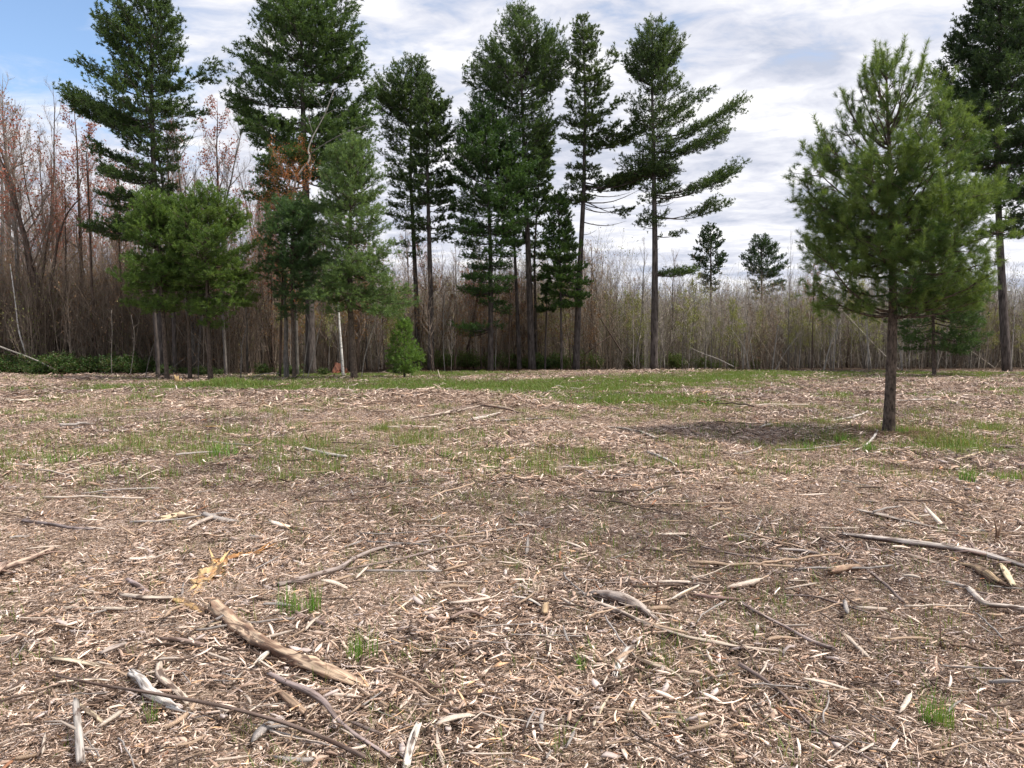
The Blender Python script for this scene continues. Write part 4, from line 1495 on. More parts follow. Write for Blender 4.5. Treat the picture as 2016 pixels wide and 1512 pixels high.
# ------------------------------------------------------------------ single stems one can point to
def polyline_obj(name, label, cat, pts, rad, mat, k=8, group=None, rough=.06, twigs=0, seed=1, tw_len=.5, tw_up=.5, parent=None, col=(1, 1, 1)):
    pts = np.array(pts, float)
    n = max(6, len(pts) * 4)
    seg = np.r_[0, np.cumsum(np.linalg.norm(np.diff(pts, axis=0), axis=1))]
    t = np.linspace(0, seg[-1], n)
    P = np.stack([np.interp(t, seg, pts[:, i]) for i in range(3)], 1)
    for _ in range(2):
        P[1:-1] = .25 * P[:-2] + .5 * P[1:-1] + .25 * P[2:]
    R = np.interp(t / seg[-1], np.linspace(0, 1, len(rad)), rad)
    A = Acc()
    org = P[0].copy()
    A.tube(P, R, k, rough=rough, rs=seed, c=col)
    o = link(name, A.mesh(name, mat, True, org), parent, tuple(org) if parent is None else None)
    tag(o, label, cat, group)
    if twigs:
        rs = np.random.default_rng(seed)
        B = Acc()
        tt = rs.uniform(.3, 1, twigs)
        p0 = np.stack([np.interp(tt * seg[-1], t, P[:, i]) for i in range(3)], 1)
        ax = unit(P[-1] - P[0])
        dd = unit(ax[None] * tw_up + rs.normal(0, .5, (twigs, 3)))
        ll = rs.uniform(.3, 1, twigs) * tw_len
        p1 = p0 + dd * ll[:, None]
        B.frusta(p0, p1, .008, .004, 3, c=(.16, .13, .11))
        mm = p0 + (p1 - p0) * rs.uniform(.3, .8, twigs)[:, None]
        B.frusta(mm, mm + unit(dd + rs.normal(0, .5, (twigs, 3))) * (ll * .5)[:, None], .005, .003, 3, c=(.16, .13, .11))
        link("twigs", B.mesh("twigs", M_twig, False, org), o)["kind"] = "stuff"
    return o


def stems(name, label, cat, d, pxs, rpx, mat, **k):
    """upright thing traced at a real distance d; the first point stands on the ground"""
    P = [AT(a, b, d) for a, b in pxs]
    g0 = float(H(P[0][0], d))
    P[0] = (P[0][0], d, g0 - .05)
    s = d / F * (.72 if name in ('old_trunk', 'dead_sapling', 'tree_snag') else .9)
    if name == 'dead_sapling' and pxs[0][0] < 500:
        mat = M_greybark
    return polyline_obj(name, label, cat, P, [r * s for r in rpx], mat, **k)


b = stems("birch_tree", "white-barked young birch stem with black marks, bent, left of the largest young pine", "birch tree", 40, [(676, 731), (672, 690), (668, 640), (665, 590), (664, 540), (660, 480), (655, 420)], [3.2, 2.8, 2.4, 2, 1.5, .8], M_birch, twigs=26, seed=3, tw_len=1.0)
stems("birch_tree", "leaning white birch with peeling bark at the far left under the brown wood", "birch tree", 45, [(60, 738), (51, 695), (37, 655), (31, 600), (20, 520)], [2.0, 1.7, 1.5, 1.2, .8], M_birch, twigs=14, seed=4, tw_len=.9)
stems("birch_tree", "slim white birch stem far in the thicket left of the lone pine", "birch tree", 62, [(1240, 700), (1238, 640), (1236, 590), (1238, 560)], [2.2, 2, 1.8, 1.2], M_birch, twigs=14, seed=5, tw_len=1.0)
stems("tree_snag", "rough double trunk with peeling grey bark beside the dark young pine", "dead tree", 38, [(565, 747), (562, 690), (564, 640), (560, 590), (562, 540)], [8, 6.5, 5, 4.5, 3], M_greybark, rough=.25, k=12, seed=6)
stems("tree_snag", "dark slim trunk leaning against the peeling double trunk", "dead tree", 38.4, [(551, 747), (553, 660), (556, 560), (560, 440)], [4, 3.2, 2.6, 1.8], M_brownbark, twigs=18, seed=7, tw_len=.9)
stems("old_trunk", "thick grey trunk in front of the wood below the first young pine", "tree trunk", 40, [(311, 742), (310, 690), (306, 640), (300, 560), (298, 470)], [6, 5, 4.5, 4, 3], M_pinebark, k=12, seed=8, twigs=10)
stems("old_trunk", "grey trunk with smooth bark between the two wide young pines' stems", "tree trunk", 43, [(345, 741), (343, 660), (340, 560), (338, 420)], [5.5, 5, 4, 3], M_pinebark, k=10, seed=9, twigs=14, tw_len=1.2)
stems("old_trunk", "pale lichen-spotted trunk right of the second wide young pine", "tree trunk", 42, [(445, 742), (443, 690), (438, 620), (440, 520), (436, 400)], [4.5, 4, 3.5, 3, 2], M_greybark, k=10, seed=10, twigs=20, tw_len=1.2)
stems("old_trunk", "dark trunk at the left carrying the crooked forked limb", "tree trunk", 46, [(103, 738), (98, 660), (96, 590), (104, 540), (112, 480), (130, 420), (158, 390)], [5, 4.5, 4, 5, 3.5, 2.5, 1.5], M_brownbark, k=9, seed=11, twigs=26, tw_len=1.4)
stems("old_trunk", "dark slender trunk standing between the crooked trunk and the first young pine", "tree trunk", 46, [(190, 735), (186, 640), (180, 540), (176, 430), (170, 300)], [3.6, 3.2, 2.8, 2.2, 1.5], M_brownbark, k=9, seed=12, twigs=30, tw_len=1.4)
stems("dead_sapling", "forked leafless pole with a pale foot, standing alone right of the wide young pines", "dead sapling", 37, [(474, 747), (475, 700), (476, 678), (484, 650), (492, 612)], [2.0, 1.7, 1.3, 1, .6], M_palebark, twigs=8, seed=13)
stems("dead_sapling", "short broken white stake between young pine trunks", "dead sapling", 38.5, [(390, 742), (391, 700), (391, 674)], [1.6, 1.4, 1.0], M_palebark, seed=14)
stems("dead_sapling", "pale whip leaning right from the foot of the thick grey trunk", "dead sapling", 38.5, [(285, 744), (295, 700), (305, 672)], [1.3, 1.1, .7], M_palebark, seed=15)
stems("dead_sapling", "long pale pole leaning right between the dark young pine and the birch", "dead sapling", 38, [(604, 746), (622, 680), (634, 620), (643, 570)], [1.6, 1.3, 1.1, .6], M_palebark, seed=16, twigs=8)
stems("dead_sapling", "thin pale whip left of the long leaning pole", "dead sapling", 38.8, [(596, 742), (603, 690), (610, 640), (600, 610)], [1.2, 1.0, .9, .5], M_palebark, seed=17)
stems("dead_sapling", "leaning pale whip between the largest young pine and the pine sapling", "dead sapling", 37.5, [(711, 746), (718, 700), (732, 655), (742, 620)], [1.4, 1.2, 1.0, .6], M_palebark, seed=18, twigs=7)
stems("dead_sapling", "thin upright pale sapling among dark green shrubs at the left", "dead sapling", 41, [(220, 746), (219, 700), (221, 650), (219, 610)], [1.4, 1.1, .9, .5], M_palebark, seed=19, twigs=10)
stems("dead_sapling", "second pale sapling right of it, curving a little by the young pines", "dead sapling", 41, [(256, 744), (262, 700), (265, 655), (258, 620)], [1.2, 1.0, .8, .5], M_palebark, seed=20, twigs=10)
stems("dead_sapling", "pair-forming pale pole leaning right in the right-hand thicket, longer one", "dead sapling", 50, [(1621, 718), (1634, 680), (1645, 655), (1655, 630)], [2.2, 1.9, 1.5, 1], M_palebark, seed=21)
stems("dead_sapling", "pale pole leaning right close beside the longer leaning pole", "dead sapling", 50.5, [(1641, 716), (1644, 680), (1650, 640)], [1.8, 1.5, 1], M_palebark, seed=22)
stems("dead_sapling", "pale pole leaning left just right of the nearest pine's trunk", "dead sapling", 50, [(1777, 718), (1772, 690), (1762, 655)], [2, 1.7, 1.2], M_palebark, seed=23)
stems("dead_sapling", "whitish straight pole in the thicket left of the nearest pine's trunk", "dead sapling", 50.5, [(1711, 717), (1708, 660), (1706, 600)], [1.9, 1.5, 1], M_palebark, seed=24, twigs=8)
stems("dead_sapling", "long thin pole slanting down left under the bushy far pine", "dead sapling", 50.5, [(1524, 718), (1548, 690), (1575, 655)], [1.2, 1.0, .6], M_palebark, seed=25)
stems("dead_sapling", "bowed thin pole slanting left beneath the small far pine", "dead sapling", 50.5, [(1476, 718), (1468, 690), (1450, 660), (1438, 645)], [1.4, 1.2, .9, .5], M_palebark, seed=26)
stems("dead_sapling", "pale upright pole below the bushy far pine", "dead sapling", 50.8, [(1520, 718), (1526, 680), (1532, 640)], [1.9, 1.6, 1], M_palebark, seed=27, twigs=6)
stems("dead_sapling", "pale slender pole at the right edge beside the huge dark pine's trunk", "dead sapling", 47, [(1990, 714), (1994, 670), (1998, 610)], [2, 1.7, 1], M_palebark, seed=28, twigs=8)
for i, (px, lab) in enumerate([(1400, "grey"), (1568, "whitish"), (1583, "pale"), (1672, "grey")]):
    pass
# broken and fallen poles crossing the wood
polyline_obj("fallen_pole", "long pale pole fallen at a slant in the green shrubs at the left edge", "fallen tree", [AT(-60, 660, 44), AT(20, 690, 43), AT(70, 708, 42.5), AT(110, 728, 42)], [.055, .05, .045, .03], M_palebark, seed=30)
polyline_obj("fallen_pole", "dark crooked limb crossing above the fallen pale pole at the left", "fallen tree", [AT(5, 728, 45), AT(40, 670, 45), AT(70, 625, 45.5), AT(92, 590, 46)], [.05, .05, .04, .03], M_brownbark, seed=31)
polyline_obj("fallen_pole", "thin dark limb slanting down right across the crooked one", "fallen tree", [AT(0, 590, 45), AT(50, 622, 45), AT(100, 650, 45.5), AT(118, 668, 46)], [.03, .03, .025, .02], M_brownbark, seed=32)
polyline_obj("fallen_pole", "dark fallen limb slanting in the thicket left of the lone pine", "fallen tree", [AT(1150, 698, 53), AT(1175, 680, 53), AT(1205, 658, 54)], [.05, .045, .03], M_brownbark, seed=33)
polyline_obj("fallen_pole", "second dark limb leaning left in the same thicket gap", "fallen tree", [AT(1225, 695, 53.5), AT(1200, 655, 53.5), AT(1178, 620, 54)], [.05, .04, .025], M_brownbark, seed=34)
polyline_obj("fallen_pole", "long pale whip bent over at the foot of the thicket, right of the lone pine", "fallen tree", [AT(1445, 722, 49), AT(1410, 705, 49.5), AT(1380, 695, 50), AT(1358, 684, 50)], [.03, .03, .025, .012], M_palebark, seed=35)
polyline_obj("fallen_pole", "grey bent brush pole at the foot of the wide young pine's trunks", "fallen tree", [AT(300, 748, 38), AT(330, 730, 38), AT(355, 712, 38.5), AT(370, 700, 39)], [.02, .02, .016, .01], M_greybark, seed=36)
polyline_obj("fallen_pole", "thin grey stick lying across brush left of the peeling double trunk", "fallen tree", [AT(498, 742, 38), AT(520, 735, 38), AT(551, 735, 38)], [.02, .018, .012], M_palebark, seed=37)

# maple with orange leaves and a sweeping dead top
T_ = stems("maple_tree", "maple with small orange-brown leaves and a sweeping pale dead top", "maple tree", 40.5, [(586, 744), (582, 600), (576, 430), (579, 372), (582, 352)], [4, 3.5, 3, 2.5, 2.2], M_greybark, seed=40)
org = np.array(T_.location)
d0 = 40.5


def limb_child(par, pxs, rpx, seed, mat=M_greybark, d=40.5):
    A = Acc()
    pts = np.array([AT(a, b, d) for a, b in pxs])
    pts[:, 1] += np.linspace(0, .5, len(pts)) * (1 if seed % 2 else -1)
    seg = np.linspace(0, 1, len(pts))
    t = np.linspace(0, 1, len(pts) * 3)
    P = np.stack([np.interp(t, seg, pts[:, i]) for i in range(3)], 1)
    P[1:-1] = .25 * P[:-2] + .5 * P[1:-1] + .25 * P[2:]
    A.tube(P, np.interp(t, np.linspace(0, 1, len(rpx)), rpx) * d / F, 6)
    return link("branch", A.mesh("branch", mat, True, org), par), P


LP = []
o, P = limb_child(T_, [(582, 352), (596, 330), (607, 318), (609, 304), (603, 295), (612, 268), (622, 248), (637, 220), (650, 180), (658, 162)], [2.2, 1.9, 1.6, 1.3, .9, .5], 1, M_palebark)
for j, (pxs, rp) in enumerate([([(609, 304), (640, 285), (680, 265), (722, 253)], [1.1, .8, .4]), ([(616, 262), (606, 235), (606, 212), (600, 205)], [.8, .6, .3]), ([(602, 240), (588, 225), (585, 205)], [.5, .4, .2]),
                               ([(628, 235), (650, 215), (680, 208)], [.5, .4, .2]), ([(637, 218), (625, 195), (612, 180)], [.5, .4, .2]), ([(582, 352), (575, 335), (572, 310), (592, 290)], [1.2, .9, .5]),
                               ([(578, 380), (560, 350), (552, 310)], [1.2, .9, .4]), ([(577, 410), (545, 380), (525, 335)], [1.3, 1, .4]), ([(577, 420), (600, 385), (618, 340)], [1.2, .9, .4]),
                               ([(576, 430), (548, 415), (515, 395)], [1.1, .8, .4]), ([(582, 600), (550, 540), (535, 500), (520, 480)], [1.3, 1, .5])]):
    o, P = limb_child(T_, pxs, rp, j + 2)
    if j >= 5:
        LP.append(P)
P = np.concatenate(LP)
rs = np.random.default_rng(44)
tw0 = P[rs.integers(0, len(P), 420)] + rs.normal(0, .1, (420, 3))
tw1 = tw0 + unit(rs.normal(0, .6, (420, 3)) + np.array([0, 0, .7])) * rs.uniform(.2, .9, 420)[:, None]
A = Acc()
A.frusta(tw0, tw1, .006, .003, 3, c=BR)
link("twigs", A.mesh("twigs", M_twig, False, org), T_)["kind"] = "stuff"
A = Acc()
ii = rs.integers(0, 420, 4200)
pos = tw0[ii] + (tw1[ii] - tw0[ii]) * rs.uniform(.2, 1.1, 4200)[:, None] + rs.normal(0, .07, (4200, 3))
A.needles(pos, unit(rs.normal(0, 1, (4200, 3))), .07, .05, np.array([(0.42, 0.15, 0.05), (0.34, 0.11, 0.04), (0.50, 0.22, 0.07)])[rs.integers(0, 3, 4200)])
link("foliage", A.mesh("foliage", M_leaf, False, org), T_)



# ------------------------------------------------------------------ single pieces of wood lying in the mulch
def smooth_path(pts, n):
    pts = np.array(pts, float)
    seg = np.r_[0, np.cumsum(np.linalg.norm(np.diff(pts, axis=0), axis=1))]
    t = np.linspace(0, seg[-1], n)
    P = np.stack([np.interp(t, seg, pts[:, i]) for i in range(3)], 1)
    for _ in range(2):
        P[1:-1] = .25 * P[:-2] + .5 * P[1:-1] + .25 * P[2:]
    return P, seg[-1]


BARKC, WOODC, GREYC, BLEACH, ORANGE = (0.14, 0.10, 0.085), (0.50, 0.39, 0.26), (0.30, 0.265, 0.24), (0.62, 0.56, 0.49), (0.55, 0.29, 0.09)


def wood_piece(name, label, cat, pxs, rpx, c_top=WOODC, c_side=BARKC, flat=.85, rough=.18, seed=1, lift=0.3, shred=(0, 0), k=12, z=None, wobble=.0, patch=.5, group=None, n=None, mott=.28):
    """a log, limb or slab lying along pixel positions on the ground; radii in pixels at that distance"""
    rs = np.random.default_rng(seed)
    pts = [G(a, b) for a, b in pxs]
    z = z or [0] * len(pts)
    dist = [math.hypot(math.hypot(p[0], p[1]), CAMZ) for p in pts]
    rad = np.array(rpx, float) if len(rpx) == len(pts) else np.interp(np.linspace(0, 1, len(pts)), np.linspace(0, 1, len(rpx)), rpx)
    rad = rad * np.array(dist) / F * .86
    pts = [(p[0], p[1], p[2] + 0.026 + r * flat * lift + zz0) for p, r, zz0 in zip(pts, rad, z)]
    seg = np.linalg.norm(np.diff(np.array(pts), axis=0), axis=1).sum()
    n = n or int(np.clip(seg / 0.025, 10, 44))
    P, L = smooth_path(pts, n)
    P += rs.normal(0, wobble + 1e-5, P.shape)
    R = np.interp(np.linspace(0, 1, n), np.linspace(0, 1, len(rad)), rad)
    d = unit(np.gradient(P, axis=0))
    side = unit(np.cross(d, np.array([0, 0, 1.0])))
    up = np.cross(side, d)
    an = np.arange(k) * 2 * math.pi / k
    ii, jj = np.meshgrid(np.arange(n), np.arange(k), indexing='ij')
    nz = vnoise(ii * .35 + seed * 3.1, jj * 1.3 + seed) * 2 * rough + vnoise(ii * .12 + seed, np.cos(jj * 6.283 / k) + 5 + seed) * rough * 1.5
    RR = R[:, None] * (1 + nz)
    # broken ends: lobes of different lengths
    off = np.zeros((n, k))
    endj = rs.normal(0, 1, (2, k)) * R.mean() * 1.1
    w0 = np.clip(1 - ii / 2.0, 0, 1)
    w1 = np.clip(1 - (n - 1 - ii) / 2.0, 0, 1)
    off = -w0 * endj[0][None] + w1 * endj[1][None]
    V = P[:, None] + side[:, None] * (RR * np.cos(an)[None])[..., None] + up[:, None] * (RR * np.sin(an)[None] * flat)[..., None] + d[:, None] * off[..., None]
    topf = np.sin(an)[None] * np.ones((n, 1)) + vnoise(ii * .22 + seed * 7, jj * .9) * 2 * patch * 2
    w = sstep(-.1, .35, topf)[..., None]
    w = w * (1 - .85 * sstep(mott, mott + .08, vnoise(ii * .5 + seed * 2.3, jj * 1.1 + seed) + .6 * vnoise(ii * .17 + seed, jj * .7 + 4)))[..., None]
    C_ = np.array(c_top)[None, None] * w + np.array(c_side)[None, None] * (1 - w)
    V = V.reshape(-1, 3)
    C_ = C_.reshape(-1, 3)
    q = np.array([(i * k + j, i * k + (j + 1) % k, (i + 1) * k + (j + 1) % k, (i + 1) * k + j) for i in range(n - 1) for j in range(k)])
    V = np.vstack([V, P[0] + d[0] * R[0] * .2, P[-1] - d[-1] * R[-1] * .2])
    C_ = np.vstack([C_, np.array(c_top) * 1.05, np.array(c_top) * 1.05])
    t = [(n * k, (j + 1) % k, j) for j in range(k)] + [(n * k + 1, (n - 1) * k + j, (n - 1) * k + (j + 1) % k) for j in range(k)]
    s_al = np.linspace(0, L, n)
    uvw = np.stack([(np.cos(an)[None] * R[:, None]), (np.sin(an)[None] * R[:, None]), np.repeat(s_al[:, None], k, 1)], -1).reshape(-1, 3)
    uvw = np.vstack([uvw, [0, 0, 0], [0, 0, L]])
    org = P[0].copy()
    me = mesh_np(name, V - org, np.array(t), q, M_wood, False, C_, uvw + seed)
    o = link(name, me, None, tuple(org))
    tag(o, label, cat, group)
    if name.split('_')[-1] in ('stick', 'branch', 'twig', 'limb') and L > .35:
        A = Acc()
        for _ in range(rs.integers(2, 6)):
            q_ = rs.integers(1, n - 1)
            dd = unit(d[q_] * rs.choice([-1, 1]) * .6 + side[q_] * rs.choice([-1, 1]) + np.array([0, 0, rs.uniform(0, .5)]))
            l_ = R[q_] * rs.uniform(3, 12)
            m_ = P[q_] + dd * l_ * .5 + rs.normal(0, .004, 3)
            A.tube(np.array([P[q_], m_, P[q_] + dd * l_ + np.array([0, 0, -l_ * .15])]), np.array([R[q_] * .45, R[q_] * .3, R[q_] * .12]), 5, c=np.array(c_side) * 1.3)
        link("side_twig", A.mesh("side_twig", M_twig, False, org), o)
    for e, cnt in enumerate(shred):
        for s in range(cnt):
            base = P[0 if e == 0 else -1]
            dd = unit(-d[0] if e == 0 else d[-1])
            dd = unit(dd + rs.normal(0, .18, 3) * np.array([1, 1, .4]))
            ln = R.mean() * rs.uniform(3, 8)
            r_ = R.mean() * .28
            b0 = base - dd * R.mean() * 1.5 + side[0] * rs.normal(0, R.mean() * .5)
            A = Acc()
            A.tube(np.array([b0, b0 + dd * ln * .5, b0 + dd * ln]), np.array([r_, r_ * .7, .001]), 5, c=np.array(c_top) * rs.uniform(.9, 1.2))
            me2 = A.mesh("splinter", M_twig, False, org)
            link("splinter", me2, o)
    return o


W = wood_piece
W("split_log", "thick weathered split log with orange-brown cracks, lying slanted in the left foreground", "log", [(420, 1210), (470, 1252), (520, 1285), (575, 1312), (640, 1340), (702, 1362)], [13, 15, 14, 13, 14, 10], c_top=(0.58, 0.43, 0.30), c_side=(0.19, 0.11, 0.075), rough=.42, mott=.05, seed=1, k=16, lift=.9, shred=(2, 3), patch=.6, n=52)
W("broken_branch", "bent stub branch forking left from the upper end of the split log", "branch", [(440, 1238), (400, 1245), (372, 1262)], [5, 4, 3], seed=2, lift=.8)
W("rotten_wood", "pale yellow-orange fibrous rotten slab left of the curved stick", "wood slab", [(392, 1158), (412, 1138), (432, 1118)], [13, 22, 14], c_top=(0.58, 0.40, 0.20), c_side=(0.36, 0.18, 0.08), flat=.28, rough=.5, seed=3, shred=(5, 3), k=16, mott=.12, wobble=.004)
W("rotten_wood", "rusty orange rotten strip behind the pale fibrous slab", "wood slab", [(428, 1112), (455, 1103), (485, 1097), (510, 1094)], [9, 12, 9, 5], c_top=(0.46, 0.24, 0.09), c_side=(0.26, 0.12, 0.05), flat=.35, rough=.5, seed=103, shred=(3, 3), k=14, mott=.10, wobble=.004)
W("rotten_wood", "small orange-edged broken chunk touching the upper left end of the split log", "wood chunk", [(345, 1190), (375, 1202), (405, 1212)], [8, 9, 5], c_top=(0.58, 0.38, 0.18), c_side=(0.26, 0.12, 0.05), flat=.6, rough=.35, seed=4, shred=(1, 1))
W("curved_stick", "long curved grey-brown stick arching up to the right in the middle foreground", "stick", [(550, 1165), (610, 1148), (668, 1130), (700, 1108), (740, 1090), (790, 1080), (850, 1072)], [7, 6.5, 6, 5.5, 5, 4, 2.5], c_top=(0.33, 0.27, 0.24), c_side=(0.17, 0.13, 0.11), seed=5, rough=.08, lift=1.2, k=10, patch=.2)
W("thin_stick", "thin straight stick running right from the middle of the curved stick", "stick", [(680, 1132), (790, 1110), (870, 1090), (925, 1080), (1005, 1060)], [3, 3, 3, 2.5, 1.5], c_top=(0.28, 0.22, 0.19), c_side=(0.15, 0.11, 0.09), seed=6, rough=.06, lift=2, k=8)
W("long_twig", "very long thin dark twig sweeping across the bottom left corner", "twig", [(112, 1350), (200, 1375), (290, 1398), (370, 1418), (450, 1434), (560, 1460), (640, 1486), (720, 1522)], [2.5, 3, 3.5, 4, 4.2, 4.5, 5, 5], c_top=(0.16, 0.115, 0.095), c_side=(0.10, 0.07, 0.055), seed=7, rough=.05, lift=1, k=8, patch=.1, z=[.02, .03, .05, .06, .06, .05, .04, .03])
W("forked_branch", "grey-brown branch thick at its upper end, running down to the bottom edge left of centre", "branch", [(530, 1340), (570, 1365), (610, 1388), (640, 1410), (665, 1446), (700, 1470), (765, 1512)], [5, 7, 9, 6, 4.5, 4.5, 4], c_top=(0.32, 0.25, 0.23), c_side=(0.17, 0.125, 0.105), seed=8, rough=.1, lift=1, k=10, patch=.2, z=[0, .01, .02, .03, .03, .02, .02])
W("bleached_stub", "white bleached crooked stub beside the long dark twig", "wood chunk", [(262, 1345), (280, 1362), (290, 1385), (318, 1398), (345, 1412)], [8, 10, 12, 10, 7], c_top=(0.66, 0.62, 0.57), c_side=(0.30, 0.24, 0.20), seed=9, rough=.3, lift=1.4, shred=(1, 2))
W("bent_limb", "pale smooth bent limb piece right of the white bleached stub", "branch", [(314, 1322), (312, 1345), (325, 1362), (350, 1385), (372, 1402)], [6, 7.5, 8, 8, 6], c_top=(0.55, 0.45, 0.36), c_side=(0.36, 0.25, 0.19), seed=10, rough=.1, lift=1.6, k=10, patch=.3)
W("cut_stick", "straight grey stick pointing away at the bottom left edge with a cut pale end", "stick", [(150, 1432), (155, 1470), (160, 1530)], [6, 7, 8], c_top=(0.42, 0.38, 0.34), c_side=(0.25, 0.21, 0.18), seed=11, rough=.05, lift=2.2, k=10, patch=.2, z=[.06, .03, 0])
W("pale_splinter", "flat pale splinter pointing at the cut stick in the lower left", "splinter", [(156, 1400), (180, 1420), (205, 1438)], [3, 6, 3], c_top=(0.66, 0.55, 0.38), c_side=(0.5, 0.38, 0.24), flat=.4, seed=12, lift=2)
W("pale_slab", "long pale weathered slab lying flat in the lower left", "wood slab", [(104, 1308), (140, 1313), (190, 1322)], [7, 8, 6], c_top=(0.58, 0.49, 0.36), c_side=(0.36, 0.28, 0.2), flat=.45, seed=13, shred=(0, 2), lift=1)
W("pale_stick", "pale shredded stick lying left to right above the slab in the lower left", "stick", [(215, 1350), (165, 1345), (130, 1352)], [2, 4, 2], c_top=BLEACH, c_side=WOODC, flat=.6, seed=14)
W("long_branch", "two-tone branch entering from the left edge, upper one of two crossing there", "branch", [(-20, 1150), (20, 1130), (60, 1115), (105, 1092)], [7, 6, 5, 4], c_top=(0.44, 0.33, 0.25), c_side=(0.22, 0.15, 0.12), seed=15, rough=.08, lift=2, k=10)
W("long_branch", "arched pinkish branch at the left edge below the first one", "branch", [(-20, 1160), (10, 1132), (50, 1122)], [8, 7, 3], c_top=(0.50, 0.37, 0.29), c_side=(0.28, 0.19, 0.15), seed=16, rough=.08, lift=2.6, k=10)
W("short_log", "small brown log end half hidden by chips at the left edge", "log", [(-10, 1275), (25, 1268), (60, 1258)], [7, 7, 5], c_top=(0.24, 0.18, 0.15), c_side=(0.13, 0.09, 0.075), seed=17)
W("grey_stick", "straight dark grey stick lying on chips, upper left ground", "stick", [(45, 1034), (100, 1042), (140, 1049), (180, 1052)], [3.5, 4, 4, 3], c_top=(0.26, 0.21, 0.20), c_side=(0.14, 0.11, 0.10), seed=18, rough=.06, lift=1.6, k=8)
W("pale_stick", "pale round stick tilting up to the right above the orange slab", "stick", [(372, 1050), (400, 1036), (430, 1024), (448, 1015)], [4, 5, 5, 3], c_top=(0.50, 0.42, 0.35), c_side=(0.28, 0.22, 0.19), seed=19, lift=1.5, k=8, rough=.07)
W("wood_chunk", "low pale broken stump-like chunk with ragged face at middle left", "wood chunk", [(322, 1030), (350, 1024), (385, 1026)], [10, 14, 9], c_top=(0.60, 0.47, 0.31), c_side=(0.30, 0.20, 0.13), flat=.6, rough=.5, seed=20, shred=(2, 2), lift=.6)
W("bleached_slab", "flat bleached slab lying on green ground at the far left", "wood slab", [(45, 774), (70, 771), (97, 773)], [2.5, 5, 2.5], c_top=(0.60, 0.51, 0.40), c_side=(0.45, 0.36, 0.27), flat=.4, rough=.3, seed=21, lift=2)
W("bleached_pole", "pale straight pole lying at the left border on the mulch ridge", "log", [(2, 792), (35, 795), (72, 792)], [3, 3.4, 3], c_top=(0.62, 0.53, 0.42), c_side=(0.4, 0.31, 0.23), seed=22, lift=1.4)
W("pale_stick", "pale stick lying on the mulch ridge below the birch", "log", [(665, 792), (700, 790), (730, 788)], [2.5, 2.5, 1.5], c_top=BLEACH, c_side=WOODC, seed=23, lift=2)
W("pale_slab", "pale oval slab on the ridge left of the centre", "wood slab", [(585, 813), (600, 812), (612, 813)], [2, 3, 2], c_top=BLEACH, c_side=GREYC, flat=.5, seed=24, lift=3)
W("pale_slab", "longer pale slab on the ridge left of the oval one", "wood slab", [(498, 806), (520, 803), (540, 808)], [2.5, 4, 2], c_top=(0.6, 0.46, 0.3), c_side=WOODC, flat=.5, seed=25, lift=2)
W("brown_slab", "yellow-brown plank piece lying below the mulch ridge at the left", "wood slab", [(405, 845), (420, 846), (435, 844)], [2, 3.2, 2], c_top=(0.42, 0.28, 0.10), c_side=(0.25, 0.15, 0.06), flat=.6, seed=26, lift=2)
W("grey_limb", "pale grey-green limb lying in the grass, middle left", "branch", [(600, 888), (625, 897), (650, 903), (682, 908)], [3, 5, 5.5, 5], c_top=(0.48, 0.44, 0.38), c_side=(0.22, 0.19, 0.16), seed=27, lift=1.2, k=10, rough=.08)
W("forked_limb", "long forked limb lying on its side in the middle of the clearing", "branch", [(815, 829), (850, 826), (880, 821), (915, 812), (945, 804)], [3, 4, 4.5, 3, 2], c_top=(0.50, 0.42, 0.34), c_side=(0.26, 0.20, 0.17), seed=28, lift=2, shred=(2, 0))
W("forked_limb", "right arm of the fallen forked limb, darker at its end", "branch", [(945, 803), (975, 808), (1000, 812), (1022, 818)], [2.5, 4, 4, 2], c_top=(0.46, 0.36, 0.27), c_side=(0.2, 0.14, 0.11), seed=29, lift=2)
W("pale_stick", "stout pale piece in the hollow below the forked limb", "branch", [(928, 832), (955, 828), (983, 818)], [4, 4.5, 2.5], c_top=BLEACH, c_side=(0.3, 0.23, 0.19), seed=30, lift=1.4)
W("grey_stick", "thin long grey stick right of the pale piece below the forked limb", "stick", [(980, 833), (1020, 831), (1070, 829), (1100, 828)], [1.8, 2, 2, 1.6], c_top=GREYC, c_side=(.15, .12, .1), seed=31, lift=2)
W("bleached_slab", "pale split plank with dark underside, right of centre", "wood slab", [(1198, 845), (1230, 850), (1262, 856), (1290, 868), (1325, 872)], [3, 4.5, 4, 4, 2], c_top=(0.58, 0.50, 0.42), c_side=(0.12, 0.085, 0.07), flat=.5, seed=32, lift=2.2, shred=(1, 2))
W("grey_stick", "grey tilted stick on chips right of centre", "stick", [(1275, 898), (1295, 906), (1315, 915), (1332, 923)], [3, 4, 4, 2], c_top=(0.42, 0.37, 0.33), c_side=(0.12, 0.09, 0.08), seed=33, lift=2)
W("dark_chunk", "dark decayed chunk lying on the far mulch right of centre", "wood chunk", [(1310, 796), (1330, 797), (1348, 799)], [2, 3, 2], c_top=(0.16, 0.09, 0.055), c_side=(0.07, 0.045, 0.035), seed=34, lift=1.8)
W("orange_stick", "yellow-orange broken limb on the far mulch right of centre", "branch", [(1372, 782), (1390, 778), (1400, 775)], [2, 3, 2.2], c_top=(0.55, 0.33, 0.12), c_side=(0.3, 0.16, 0.07), seed=35, lift=2)
W("pale_stick", "cream broken stick right beside the yellow-orange limb", "stick", [(1408, 771), (1425, 777), (1436, 778)], [2, 2.6, 1.8], c_top=(0.66, 0.55, 0.38), c_side=WOODC, seed=36, lift=2)
